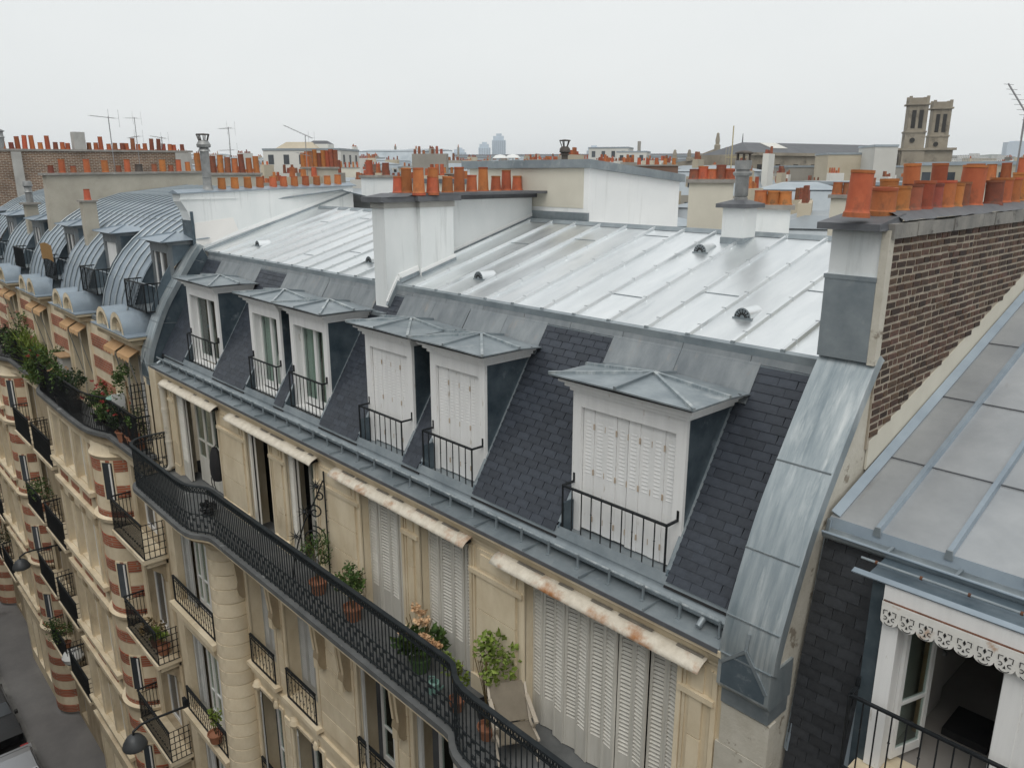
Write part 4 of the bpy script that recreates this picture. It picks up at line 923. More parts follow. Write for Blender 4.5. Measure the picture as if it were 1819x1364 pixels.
for k in range(9): MB().box(-2.3 + .55 * k, -2.275 + .55 * k, 6.525, 6.67, -3.172, -3.155).part('gutter_bracket', 'zinc_old', N)
m = MB(); m.cyl((-2.42, 6.34, -3.19), (3.2, 6.34, -3.19), .012); m.part('front_pipe', 'zinc_old', N, True)
for k in range(8): MB().cyl((-2.3 + .36 * k, 6.34, -3.19), (-2.28 + .36 * k, 6.34, -3.19), .017).part('pipe_collar', 'rust', N)
MB().slab([(-2.42, 6.16, -3.25), (3.2, 6.16, -3.25), (3.2, 6.22, -3.235), (-2.42, 6.22, -3.235)], .012).part('hood', 'zinc_blue', N)
MB().slab([(-2.3, 6.20, -3.25), (1.0, 6.20, -3.25), (1.0, 6.68, -3.21), (-2.3, 6.68, -3.21)], .01).part('dormer_roof', 'zinc_foot', N)
# mansard slates beside the dormer
MC = [(6.69, -3.15), (6.62, -3.45), (6.53, -3.88), (6.43, -4.4), (6.36, -4.9), (6.31, -5.4), (6.24, -6.2)]
def mc(s):
    acc = 0
    for (a, b), (c, d) in zip(MC, MC[1:]):
        l = math.hypot(c - a, d - b)
        if acc + l >= s: t = (s - acc) / l; return a + (c - a) * t, b + (d - b) * t, math.atan2(-(c - a), -(d - b))
        acc += l
    return MC[-1][0], MC[-1][1], 0
m = MB(); V = []
for y, z in MC: V += [(-2.89, y + .015, z), (-2.15, y + .015, z)]
m.add(V, [(2 * i, 2 * i + 1, 2 * i + 3, 2 * i + 2) for i in range(len(MC) - 1)]); m.part('mansard_board', 'black_gap', N)
s_ = .10; r = 0; sc2 = {}
while s_ < 2.9:
    y, z, an = mc(s_ + .11)
    x = -2.885 - (.1 if r % 2 else 0)
    while x < -2.16:
        a, b = max(x, -2.885), min(x + .21, -2.16)
        if b - a > .03:
            k = round(b - a, 2)
            if k not in sc2: sc2[k] = slate_mesh(k).mesh('slate', 'slate_dark')
            inst('slate', sc2[k], N, ((a + b) / 2, y, z), (math.pi / 2 - an, 0, jit(.01)))
        x += .21
    s_ += .105; r += 1
MB().slab([(-2.905, 6.70, -3.1), (-2.905, 6.30, -5.4), (-2.86, 6.27, -5.4), (-2.86, 6.67, -3.1)], .012).part('verge_flashing', 'zinc_blue', N)
# wall below and dormer
m = MB(); m.box(-2.13, -2.0, 6.2, 6.36, -5.02, -3.42); m.box(-1.22, -1.08, 6.2, 6.36, -5.02, -3.42); ND = m.part('dormer', 'paint_white', N)
MB().box(-2.14, 1.0, 6.175, 6.34, -3.46, -3.262).part('lintel', 'paint_white', ND)
MB().box(-1.08, 1.0, 6.21, 6.34, -5.02, -3.42).part('front_panel', 'paint_white', ND)
MB().prism([(-2.26, 6.23, -5.3), (-2.26, 6.23, -3.30), (-2.26, 6.62, -3.30), (-2.26, 6.40, -5.3)], (.12, 0, 0)).part('cheek', 'zinc_dark', ND)
MB().bar((-2.275, 6.20, -5.4), (-2.275, 6.58, -3.36), .05, .02, (0, -1, 0)).part('cheek_flashing', 'zinc_blue', ND)
MB().box(-2.2, 1.0, 6.0, 6.5, -5.1, -5.03).part('sill', 'stone', ND)
MB().box(-2.14, 3, 6.22, 6.6, GZ, -5.12).part('wall', 'stone', N)
# valance
sc_ = .141; x = -2.135; n = 12
pts = []; bot = []
for k in range(n):
    c = x + sc_ * (k + .5)
    for j in range(9):
        t = math.pi * j / 8; bot.append((c - sc_ * .5 * math.cos(t) * .98, -3.562 - .05 * math.sin(t)))
poly = [(x, -3.405)] + bot + [(x + sc_ * n, -3.405)]
m = MB(); m.prism([(u, 6.145, v) for u, v in poly], (0, .012, 0)); VL = m.part('valance', 'valance_white', N)
for k in range(n):
    c = x + sc_ * (k + .5); q = MB(); yv = 6.142
    def tb(P): q.tube([(c + u, yv, -3.52 + v) for u, v in P], .0035, 4)
    tb([(-.047, .005), (-.049, .045), (-.018, .045)]); tb([(.047, .005), (.049, .045), (.018, .045)])
    tb([(-.034 + .016 * math.cos(R(a)), -.022 + .015 * math.sin(R(a))) for a in range(-120, 121, 40)]); tb([(.034 - .016 * math.cos(R(a)), -.022 + .015 * math.sin(R(a))) for a in range(-120, 121, 40)])
    tb([(.034 * math.cos(R(a)), -.062 + .022 * math.sin(R(a))) for a in range(190, 351, 32)])
    q.add([(c - .012, yv - .002, -3.495), (c, yv - .002, -3.52), (c + .012, yv - .002, -3.495), (c, yv - .002, -3.47)], [(0, 1, 2, 3)]); q.add([(c - .01, yv - .002, -3.575), (c + .01, yv - .002, -3.575), (c, yv - .002, -3.545)], [(0, 1, 2)])
    q.part('cutout', 'black_gap', VL)
MB().box(-2.13, -.4, 6.15, 6.17, -3.412, -3.398).part('valance_rail', 'rust', N)
# open casements and room
def leaf(x, y0, y1, ang, name='casement_leaf'):
    m = MB(); f = .045; z0, z1 = -4.98, -3.5
    m.box(-.02, .02, 0, f, z0, z1).box(-.02, .02, y1 - y0 - f, y1 - y0, z0, z1).box(-.018, .018, f, y1 - y0 - f, z1 - f, z1).box(-.018, .018, f, y1 - y0 - f, z0, z0 + .08).box(-.016, .016, f, y1 - y0 - f, -4.45, -4.42)
    o = inst(name, m.mesh(name, 'paint_clean'), N, (x, y0, 0), (0, 0, ang)); g = MB().box(-.003, .003, f, y1 - y0 - f, z0 + .08, z1 - f).mesh('pane', 'glass'); inst('pane', g, o, (0, 0, 0))
leaf(-1.985, 6.36, 6.76, R(-18)); leaf(-1.235, 6.36, 6.70, R(4))
m = MB(); X0, X1, Y1 = -2.05, 1.2, 9.2
m.quad((X0, 6.36, -5.04), (X1, 6.36, -5.04), (X1, Y1, -5.04), (X0, Y1, -5.04)); m.part('room_floor', 'interior_floor', N)
m = MB(); m.quad((X0, 6.37, -5.04), (X0, Y1, -5.04), (X0, Y1, -3.3), (X0, 6.6, -3.3)); m.quad((X0, Y1, -5.04), (X1, Y1, -5.04), (X1, Y1, -3.2), (X0, Y1, -3.2)); m.quad((X1, Y1, -5.04), (X1, 6.37, -5.04), (X1, 6.37, -3.2), (X1, Y1, -3.2)); m.part('room_wall', 'interior_wall', N)
MB().quad((X0, 6.36, -3.32), (X0, Y1, -3.2), (X1, Y1, -3.2), (X1, 6.36, -3.32)).part('room_ceiling', 'room_dark', N)
railing('dormer_railing', -2.25, -.35, 6.03, -5.03, -4.31, N, 16, .15)
hk = thing('hook_board', 'tall pale board with round metal knobs standing inside the open dormer room', 'board', (-1.98, 7.35, -5.03))
MB().box(-2.03, -1.98, 7.15, 7.60, -5.03, -3.62).part('panel', 'interior_wall', hk); MB().box(-2.0, -1.95, 6.95, 7.10, -5.03, -3.9).part('post', 'wood', hk)
for yy, zz in ((7.25, -3.9), (7.45, -3.9), (7.25, -4.25), (7.45, -4.25), (7.45, -4.42)): MB().cyl((-1.98, yy, zz), (-1.95, yy, zz), .028, .02, 10).part('knob', 'galva', hk)
MB().box(-1.80, -1.42, 7.1, 7.55, -5.03, -4.96).solo('floor_case', 'fabric_black', 'flat black case lying on the floor of the open dormer room', 'case', (-1.6, 7.3, -5.03))
# ---------------------------------------------------------------- brick and stone building on the left
def brickmat(name, c1, c2, mo, s, swap=(1, 2)):
    m = bpy.data.materials.new(name); m.use_nodes = True; n = m.node_tree.nodes; L = m.node_tree.links
    tc = n.new('ShaderNodeTexCoord'); sp = n.new('ShaderNodeSeparateXYZ'); cb = n.new('ShaderNodeCombineXYZ'); bt = n.new('ShaderNodeTexBrick')
    L.new(tc.outputs['Object'], sp.inputs[0])
    if swap == 'sum':
        ad = n.new('ShaderNodeMath'); ad.operation = 'SUBTRACT'; L.new(sp.outputs[0], ad.inputs[0]); L.new(sp.outputs[1], ad.inputs[1]); L.new(ad.outputs[0], cb.inputs[0])
    else: L.new(sp.outputs[swap[0]], cb.inputs[0])
    L.new(sp.outputs[2], cb.inputs[1]); L.new(cb.outputs[0], bt.inputs[0])
    bt.inputs['Color1'].default_value = (*c1, 1); bt.inputs['Color2'].default_value = (*c2, 1); bt.inputs['Mortar'].default_value = (*mo, 1)
    bt.inputs['Scale'].default_value = s; bt.inputs['Mortar Size'].default_value = .013; bt.inputs['Brick Width'].default_value = .22; bt.inputs['Row Height'].default_value = .075; bt.inputs['Bias'].default_value = -.1
    nz2 = n.new('ShaderNodeTexNoise'); nz2.inputs['Scale'].default_value = 1.3; nz2.inputs['Detail'].default_value = 5; L.new(tc.outputs['Object'], nz2.inputs[0])
    mr = n.new('ShaderNodeMapRange'); mr.inputs[1].default_value = .3; mr.inputs[2].default_value = .7; mr.inputs[3].default_value = .7; mr.inputs[4].default_value = 1.25; L.new(nz2.outputs[0], mr.inputs[0])
    h = n.new('ShaderNodeHueSaturation'); L.new(bt.outputs[0], h.inputs['Color']); L.new(mr.outputs[0], h.inputs['Value'])
    p = n['Principled BSDF']; L.new(h.outputs[0], p.inputs['Base Color']); p.inputs['Roughness'].default_value = .9
    b = n.new('ShaderNodeBump'); b.inputs['Strength'].default_value = .4; b.inputs['Distance'].default_value = .01; b.invert = True; L.new(bt.outputs['Fac'], b.inputs['Height']); L.new(b.outputs[0], p.inputs['Normal']); MAT[name] = m
brickmat('brick_far', (.20, .115, .07), (.115, .065, .045), (.36, .31, .25), 1.0)
brickmat('brick_red', (.38, .10, .046), (.28, .07, .035), (.33, .23, .165), 1.0, 'sum')
LB = thing('brick_stone_building', 'banded red brick and stone building with curved zinc roof and planted balcony', 'building', (-36, 6.5, GZ))
CV = [(6.15, -3.85), (6.17, -3.5), (6.25, -3.15), (6.40, -2.75), (6.6, -2.40), (6.85, -2.07), (7.15, -1.77), (7.5, -1.5), (8.0, -1.2), (8.6, -.95), (9.3, -.74), (11.8, -.47)]
DX = [-20.1, -23.95, -28.05, -32.3, -36.5, -40.8, -45.1]
def strip(x0, x1, pts):
    m = MB(); V = []
    for y, z in pts: V += [(x0, y, z), (x1, y, z)]
    m.add(V, [(2 * i, 2 * i + 1, 2 * i + 3, 2 * i + 2) for i in range(len(pts) - 1)]); return m
RS = .49; x = -19.68
rib_full = MB(); rib_full.tube([(0, y - .015, z + .02) for y, z in CV], .022, 4); rfm = rib_full.mesh('batten', 'zinc_old')
CVU = [p for p in CV if p[0] >= 7.1]
rib_up = MB(); rib_up.tube([(0, y - .015, z + .02) for y, z in CVU], .022, 4); rum = rib_up.mesh('batten', 'zinc_old')
while x > -50:
    d = [c for c in DX if abs((x - RS / 2) - c) < .62]
    strip(x, x - RS + .004, CVU if d else CV).part('roof_sheet', 'zinc_blue', LB, True)
    e = [c for c in DX if abs(x - c) < .62]
    inst('batten', rum if e else rfm, LB, (x, 0, 0)); x -= RS
strip(-19.7, -50, [(11.8, -.47), (15, -1.2)]).part('rear_roof', 'zinc_blue', LB)
for y, z in ((6.45, -2.66), (7.9, -1.245)):
    m = MB(); m.bar((-19.7, y, z), (-50, y, z), .02, .012, (0, -1, 1)); m.part('roof_seam', 'zinc_old', LB)
MB().box(-50, -19.65, 6.02, 6.2, -3.95, -3.83).part('eave_gutter', 'zinc_old', LB)
for i, c in enumerate(DX):
    a, b = c - .62, c + .62; yf = 6.78; zt = -1.66
    m = MB(); m.box(a, a + .14, yf, yf + .1, -3.2, zt).box(b - .14, b, yf, yf + .1, -3.2, zt).box(a + .14, b - .14, yf + .001, yf + .099, zt - .22, zt)
    D = m.part('dormer', 'zinc_lead', LB)
    for x_ in (a, b - .02):
        MB().prism([(x_, 6.24, -3.2), (x_, yf, -3.2), (x_, yf, -2.14)] + [(x_, y, z + .01) for y, z in CV[::-1] if 6.24 < y < yf], (.02, 0, 0)).part('recess_wall', 'zinc_foot', D)
        MB().prism([(x_, yf + .1, -2.2), (x_, yf + .1, zt), (x_, 7.45, zt), (x_, 7.45, -1.7), (x_, 7.15, -1.95)], (.02, 0, 0)).part('cheek', 'zinc_foot', D)
    MB().box(a, b, 6.2, yf + .2, -3.24, -3.2).part('sill', 'zinc_old', D)
    MB().box(a - .05, b + .05, yf - .05, 7.6, zt - .02, zt + .06).part('cornice', 'zinc_lead', D)
    ap = (c, yf + .45, zt + .24); q = [(a - .18, yf - .2, zt + .07), (b + .18, yf - .2, zt + .07), (b + .18, 7.75, zt + .12), (a - .18, 7.75, zt + .12)]
    for p, r_ in zip(q, q[1:] + q[:1]): MB().slab([p, r_, ap], .015).part('roof_panel', 'zinc_blue', D)
    for p in q[:2]: MB().bar(Vector(ap) + Vector((0, 0, .01)), Vector(p) + Vector((0, 0, .012)), .035).part('roof_roll', 'zinc_blue', D)
    if i == 1:
        MB().box(a + .14, b - .14, yf + .05, yf + .08, -3.2, zt - .22).part('shutter', 'paint_white', D)
    else:
        m = MB(); m.box(a + .14, a + .2, yf + .04, yf + .09, -3.2, zt - .22).box(b - .2, b - .14, yf + .04, yf + .09, -3.2, zt - .22).box(c - .05, c + .05, yf + .03, yf + .09, -3.2, zt - .22); m.part('window_frame', 'paint_clean', D)
        for p, r_ in ((a + .2, c - .05), (c + .05, b - .2)): MB().box(p, r_, yf + .06, yf + .07, -3.2, zt - .22).part('pane', 'pane_far', D)
    m = MB(); yr = 6.1; z0, z1 = -3.22, -2.55
    for za in (z0, z1): m.bar((a - .05, yr, za), (b + .05, yr, za), .035, .025)
    for s in (a - .05, b + .05): m.bar((s, yr, z1), (s, 6.5, z1), .03); m.bar((s, yr, z0), (s, 6.3, z0), .03); m.bar((s, yr, z0), (s, yr, z1), .03)
    n = 13
    for k in range(n): u = a - .05 + (b - a + .1) * (k + .5) / n; m.bar((u, yr, z0), (u, yr, z1), .014)
    for s in (a - .05, b + .05):
        for k in range(3): m.bar((s, yr + .1 + k * .1, z0), (s, yr + .1 + k * .1, z1), .014)
    m.part('dormer_railing', 'iron', LB)
    if i == 2:
        bm = MB(); n = 8; V = []
        for k in range(n + 1): t = k / n; V += [(a - .1 + (b - a + .2) * t, yr - .04, z1 - .12 + .06 * math.sin(3 * t)), (a - .1 + (b - a + .2) * t, yr - .05, z1 + .3 + .14 * math.sin(2 * t + .5))]
        bm.add(V, [(2 * k, 2 * k + 2, 2 * k + 3, 2 * k + 1) for k in range(n)]); bm.solo('wicker_screen', 'wicker', 'curled brown wicker screen tied to a dormer railing', 'screen', (c, yr, z1))
# top storey wall and barrel lucarnes
AC = [-20.95 - 4.35 * k for k in range(7)]
hol = [(c - 1.0, c - .08, -6.82, -4.35) for c in AC] + [(c + .08, c + 1.0, -6.82, -4.35) for c in AC]
MB().wall(lambda u, v, d: (u, 6.0 + d, v), -50, -19.62, -7.0, -3.95, hol, .3).part('wall', 'stone', LB)
MB().quad((-50, 6.28, -7), (-19.62, 6.28, -7), (-19.62, 6.28, -3.95), (-50, 6.28, -3.95)).part('window_glass', 'pane_far', LB)
fan = MB(); n = 12
for i, c in enumerate(AC):
    MB().box(c - 1.35, c + 1.35, 5.72, 6.05, -4.02, -3.87).part('lucarne_cornice', 'stone_grime', LB)
    MB().box(c - 1.45, c + 1.45, 5.64, 6.1, -3.868, -3.80).part('lucarne_cornice', 'stone', LB)
    MB().box(c - 1.48, c + 1.48, 5.60, 6.2, -3.798, -3.775).part('lucarne_flashing', 'zinc_blue', LB)
    for s in (-1, 1):
        cx = c + s * .57; r_ = .5
        P = [(cx + r_ * math.cos(math.pi * k / n), -3.775 + r_ * math.sin(math.pi * k / n)) for k in range(n + 1)]
        m = MB(); V = []
        for u, v in P: V += [(u, 5.66, v), (u, 6.75, v)]
        m.add(V, [(2 * k, 2 * k + 1, 2 * k + 3, 2 * k + 2) for k in range(n)]); o = m.part('lucarne', 'zinc_blue', LB, True)
        P2 = [(cx + .44 * math.cos(math.pi * k / n), -3.775 + .44 * math.sin(math.pi * k / n)) for k in range(n + 1)]
        MB().prism([(u, 5.75, v) for u, v in P2], (0, .05, 0)).part('tympanum', 'stone', o)
        m = MB(); V = []
        for rr, yy in ((.5, 5.655), (.38, 5.655), (.36, 5.74)): V += [(cx + rr * math.cos(math.pi * k / n), yy, -3.775 + rr * math.sin(math.pi * k / n)) for k in range(n + 1)]
        m.add(V, [(j * (n + 1) + k, j * (n + 1) + k + 1, (j + 1) * (n + 1) + k + 1, (j + 1) * (n + 1) + k) for j in range(2) for k in range(n)]); m.part('arch_moulding', 'stone', o)
        m = MB()
        for k in range(5): t = R(30 + 30 * k); m.bar((cx, 5.74, -3.75), (cx + .28 * math.cos(t), 5.735, -3.75 + .28 * math.sin(t)), .04, .02)
        m.part('shell_carving', 'stone_grime', o)
        # window frame under it
        a, b = (c - 1.0, c - .08) if s < 0 else (c + .08, c + 1.0)
        m = MB(); m.box(a, a + .05, 6.2, 6.26, -6.8, -4.35).box(b - .05, b, 6.2, 6.26, -6.8, -4.35).box((a + b) / 2 - .03, (a + b) / 2 + .03, 6.2, 6.26, -6.8, -4.35).box(a, b, 6.205, 6.25, -6.8, -6.3); m.part('window_frame', 'shutter_grey' if s < 0 else 'paint_white', LB)
        if i < 4:
            m = MB(); V = []; k2 = 16
            for k in range(k2 + 1): u = a + (b - a) * k / k2; V += [(u, 5.97, -4.22), (u, 5.72, -4.36), (u, 5.71, -4.44 - .06 * abs(math.sin(math.pi * 4 * k / k2)))]
            m.add(V, [(3 * k + j, 3 * k + 3 + j, 3 * k + 4 + j, 3 * k + 1 + j) for k in range(k2) for j in range(2)]); o = m.part('awning', 'awning_orange', LB)
            MB().bar((b, 5.72, -4.42), (b - .05, 5.98, -5.7), .02).part('awning_arm', 'galva', o)
for i in range(len(AC) - 1):
    a, b = AC[i + 1] + 1.2, AC[i] - 1.2
    for j in range(4):
        MB().box(a, b, 5.985, 6.01, -6.6 + j * .62, -6.6 + j * .62 + .36).part('brick_panel', 'brick_red', LB)
    for u in (a - .05, b + .05): MB().box(u - .07, u + .07, 5.93, 6.02, -6.85, -4.02).part('pilaster', 'stone', LB)
# balcony with planted railing
BP = [(-19.78, 5.98), (-19.78, 5.66), (-22.2, 5.66), (-22.6, 5.52), (-23.0, 5.40), (-23.5, 5.34), (-25.0, 5.32), (-28.4, 5.34), (-28.8, 5.42), (-29.2, 5.58), (-29.7, 5.66), (-34.4, 5.66), (-34.8, 5.52), (-35.2, 5.40), (-35.7, 5.34), (-40.8, 5.34), (-41.2, 5.42), (-42, 5.66), (-49, 5.66)]
def offl(path, o): return offs([(x, y) for x, y in path], -o)
pl = offl(BP, .12)
m = MB(); m.prism([(x, y, -6.96) for x, y in pl] + [(-49, 6.1, -6.96), (-19.66, 6.1, -6.96)], (0, 0, .10)); BS = m.part('balcony_slab', 'slab_lead', LB)
m = MB(); m.prism([(x, y, -7.22) for x, y in offl(BP, .0)] + [(-49, 6.1, -7.22), (-19.7, 6.1, -7.22)], (0, 0, .255)); m.part('slab_moulding', 'stone_grime', BS)
MB().prism([(x, y, -7.5) for x, y in offl(BP, -.12)] + [(-49, 6.1, -7.5), (-19.7, 6.1, -7.5)], (0, 0, .275)).part('slab_frieze', 'stone', BS)
def rail_path(path, z0, z1, name, parent, step=.09, mat='iron'):
    m = MB()
    for (ax, ay), (bx_, by) in zip(path, path[1:]):
        m.bar((ax, ay, z1), (bx_, by, z1), .05, .03); m.bar((ax, ay, z0), (bx_, by, z0), .03, .02); m.bar((ax, ay, z1 - .14), (bx_, by, z1 - .14), .014)
        L_ = math.hypot(bx_ - ax, by - ay); n = max(1, int(L_ / step)); ax_ = Vector((bx_ - ax, by - ay, 0)).normalized()
        for k in range(n):
            t = (k + .5) / n; px, py = ax + (bx_ - ax) * t, ay + (by - ay) * t; m.bar((px, py, z0), (px, py, z1), .014)
            if step < .16 and k % 2 == 0: m.tube(spiral((px, py, z0 + (z1 - z0) * .3), .06, .02, 0, R(360), 6, ax_), .007, 3)
    return m.part(name, mat, parent, kind='stuff')
rail_path(BP, -6.82, -5.85, 'balcony_railing', LB)
# trellis screen at the end of the balcony
m = MB(); xt = -19.9
for k in range(5): m.bar((xt, 5.66 + k * .085, -6.85), (xt, 5.66 + k * .085, -5.0 + (.0 if k else 0)), .018)
for k in range(11): m.bar((xt, 5.64, -6.75 + k * .17), (xt, 6.02, -6.75 + k * .17), .016)
for k in range(9): m.bar((-19.9 - k * .11, 5.655, -6.85), (-19.9 - k * .11, 5.655, -5.86), .016)
m.part('trellis', 'iron', LB)
# lower storeys: recess, banded bow, stone bay; three modules
FL = [-9.62, -12.72, -15.82, -18.92]
def win(x0, x1, y, z0, z1, mat='paint_clean', bars=True, nx=(0, 1)):
    m = MB(); f = .06; m.box(x0, x0 + f, y, y + .05, z0, z1).box(x1 - f, x1, y, y + .05, z0, z1).box(x0, x1, y + .001, y + .049, z1 - f, z1).box(x0, x1, y + .001, y + .049, z0, z0 + .12).box((x0 + x1) / 2 - .035, (x0 + x1) / 2 + .035, y - .005, y + .05, z0, z1)
    o = m.part('window', mat, LB); MB().box(x0 + f, x1 - f, y + .03, y + .036, z0 + .1, z1 - f).part('pane', 'pane_far', o); return o
def lbalc(x0, x1, fz):
    y0 = 5.42
    m = MB(); m.box(x0, x1, y0 - .06, 6.0, fz - .14, fz - .02).box(x0 + .08, x1 - .08, y0 + .05, 6.0, fz - .30, fz - .141); o = m.part('balcony_slab', 'stone', LB)
    for u in (x0 + .25, x1 - .25): MB().prism([(u - .09, 6.0, fz - .30), (u - .09, y0 + .15, fz - .30), (u - .09, y0 + .22, fz - .45), (u - .09, 5.85, fz - .62), (u - .09, 5.9, fz - .85), (u - .09, 6.0, fz - .9)], (.18, 0, 0)).part('console', 'stone_grime', o)
    rail_path([(x0, 5.98), (x0, y0), (x1, y0)], fz, fz + .95, 'balcony_railing', LB)
    m = MB()
    for k in range(5): m.bar((x1, y0 + k * .13, fz), (x1, y0 + k * .13, fz + .95), .016)
    for k in range(6): m.bar((x1, y0, fz + k * .19), (x1, 5.98, fz + k * .19), .016)
    m.part('side_grid', 'iron', LB)
for mod in range(5):
    dx = -12.2 * mod; r0, r1 = (-22.45, -19.62) if mod == 0 else (-22.45 + dx, -28.55 + dx + 12.2)
    wx = [(-21.85, -20.45)] if mod == 0 else [(-22.0 + dx, -20.9 + dx), (-18.7 + dx, -17.4 + dx)]
    hh = [(a, b, f, f + 2.35) for a, b in wx for f in FL] + [(a, b, -22.8, -20.2) for a, b in wx]
    MB().wall(lambda u, v, d: (u, 6.0 + d, v), r0, r1, GZ, -7.2, hh, .25).part('wall', 'stone_grime', LB)
    for a, b in wx:
        for f in FL: win(a, b, 6.18, f, f + 2.35, 'paint_clean')
        win(a, b, 6.18, -22.8, -20.2, 'shutter_grey')
    for f in FL[:4]:
        if mod == 0: lbalc(-22.3, -19.75, f)
        else: lbalc(-22.1 + dx, -19.6 + dx, f); lbalc(-19.2 + dx, -16.6 + dx, f)
        for u in ((r0 + .45), (r1 - .35)): MB().box(u - .14, u + .14, 5.95, 6.01, f, f + 2.9).part('pilaster', 'stone', LB)
    # bow
    bc_ = (-23.25 + dx, 6.34); br_ = .98; z = -22.9; k = 0
    while z < -8.0:
        h = .42 if k % 2 else .36
        pr_ = [(br_ - .012, 0), (br_ + (.0 if k % 2 else .012), .012), (br_ + (.0 if k % 2 else .012), h - .012), (br_ - .012, h)]
        MB().lathe((*bc_, z), pr_, 18, R(178), R(362)).part('stone_band' if k % 2 else 'brick_band', 'stone' if k % 2 else 'brick_red', LB, True); z += h; k += 1
    MB().lathe((*bc_, z), [(br_, 0), (br_ + .05, .1), (br_ - .02, .2), (br_ - .02, -z - 7.24), (.01, -z - 7.24)], 18, R(178), R(362)).part('bow_head', 'stone', LB, True)
    for f in [-8.9, -12.0, -15.1, -18.2]:
        a = R(-52); d = Vector((math.cos(a), math.sin(a), 0)); t = Vector((-math.sin(a), math.cos(a), 0)); c = Vector((*bc_, f)) + d * (br_ - .005)
        m = MB(); m.add([c + t * u + d * w_ + Vector((0, 0, v)) for u, v in ((-.19, -.10), (.19, -.10), (.19, 1.16), (-.19, 1.16)) for w_ in (-.12, .012)], [(1, 3, 5, 7), (0, 1, 3, 2), (2, 3, 5, 4), (4, 5, 7, 6), (6, 7, 1, 0)]); o = m.part('slit_surround', 'stone', LB)
        m = MB(); m.add([c + t * u + d * w_ + Vector((0, 0, v)) for u, v in ((-.15, 0), (.15, 0), (.15, 1.1), (-.15, 1.1)) for w_ in (-.1, .02)], [(1, 3, 5, 7), (0, 1, 3, 2), (2, 3, 5, 4), (4, 5, 7, 6), (6, 7, 1, 0)]); m.part('slit_pane', 'pane_far', o)
        m = MB(); m.bar(c + t * .10 + d * .05 + Vector((0, 0, .02)), c + t * .10 + d * .05 + Vector((0, 0, 1.08)), .045, .02, d); m.part('slit_frame', 'paint_clean', o)
        MB().lathe((*bc_, f - .75), [(br_, 0), (br_ + .1, .05), (br_ + .13, .16), (br_ + .02, .2)], 18, R(178), R(362)).part('string_course', 'stone', LB, True)
    # bay
    x0, x1, y = -28.5 + dx, -24.15 + dx, 5.5
    ww = [(x0 + .30 + k * 1.28, x0 + 1.38 + k * 1.28) for k in range(3)]
    hh = [(a, b, f + .55, f + 2.35) for a, b in ww for f in FL] + [(a, b, -22.4, -20.0) for a, b in ww]
    MB().wall(lambda u, v, d: (u, y + d, v), x0, x1, GZ, -7.2, hh, .25).part('bay_wall', 'stone', LB)
    MB().quad((x1, y, GZ), (x1, 6.05, GZ), (x1, 6.05, -7.2), (x1, y, -7.2)).part('bay_side', 'stone', LB); MB().quad((x0, y, GZ), (x0, 6.05, GZ), (x0, 6.05, -7.2), (x0, y, -7.2)).part('bay_side', 'stone', LB)
    for f in FL:
        for q, (a, b) in enumerate(ww):
            win(a, b, y + .16, f + .55, f + 2.35)
        for k in range(4): u = x0 + .18 + k * 1.28; MB().box(u - .10, u + .10, y - .05, y + .01, f + .5, f + 2.45).part('pilaster', 'stone', LB); MB().box(u - .14, u + .14, y - .08, y + .01, f + 2.45, f + 2.66).part('capital', 'stone_grime', LB)
        MB().box(x0 - .06, x1 + .06, y - .16, y + .01, f + .36, f + .5).part('sill', 'stone', LB); MB().box(x0 - .03, x1 + .03, y - .12, y + .01, f - .32, f - .18).part('string_course', 'stone', LB)
        for k in range(3): MB().box(x0 + .45 + k * 1.28, x0 + 1.25 + k * 1.28, y - .03, y + .01, f - .1, f + .3).part('brick_panel', 'brick_red', LB)
# roof walls and chimneys
m = MB(); P = [(6.95, -2.2), (7.02, -.08), (12.4, .0), (12.4, -2.2)]; m.prism([(-31.45, *p) for p in P], (.45, 0, 0)); CW = m.part('chimney_wall', 'render_grey', LB)
MB().prism([(-31.52, 6.9, -.085), (-31.52, 12.5, -.005), (-31.52, 12.5, .07), (-31.52, 6.9, -.01)], (.6, 0, 0)).part('cap', 'stone_grey', CW)
for k, (y, h, r_, mt) in enumerate([(7.25, .25, .1, 'terracotta_dark'), (7.6, .45, .11, 'terracotta'), (7.95, .22, .1, 'terracotta_dark'), (8.4, .45, .11, 'terracotta'), (9.0, .42, .12, 'terracotta'), (9.45, .24, .1, 'terracotta_dark'), (9.75, .46, .11, 'terracotta'), (10.15, .28, .14, 'cowl_rust'), (10.7, .3, .1, 'terracotta_dark'), (11.0, .45, .12, 'terracotta_ochre'), (11.3, .25, .1, 'terracotta_dark'), (11.6, .45, .1, 'terracotta'), (11.95, .36, .1, 'terracotta')]): pot(CW, -31.2, y, 0 + .008 * (y - 7), h, r_, mt, .03, .9)
CK = box(-26.55, -26.2, 6.80, 7.18, -2.3, -.84).part('chimney', 'render_grey', LB); MB().box(-26.6, -26.15, 6.75, 7.23, -.84, -.79).part('cap', 'stone_grey', CK); pot(CK, -26.37, 7.0, -.79, .32, .10)
CK = box(-33.7, -33.35, 6.75, 7.15, -2.3, -1.12).part('chimney', 'render_grey', LB); MB().box(-33.8, -33.25, 6.65, 7.25, -1.12, -1.05).part('cap', 'stone_grey', CK)
MB().lathe((-33.5, 6.95, 0), [(.12, -1.05), (.12, -.7), (.16, -.68), (.12, -.62), (.12, -.5), (.17, -.46), (.14, -.3), (.1, -.28)], 12).part('cowl', 'galva', CK, True)
FB = thing('brick_party_wall', 'long dark brick party wall crowded with small orange chimney pots and aerials', 'wall', (-42, 12, GZ))
MB().prism([(-42.5, 7.3, -3), (-42.5, 7.3, .93), (-42.5, 15.6, 1.0), (-42.5, 15.6, -3)], (.5, 0, 0)).part('wall', 'brick_far', FB)
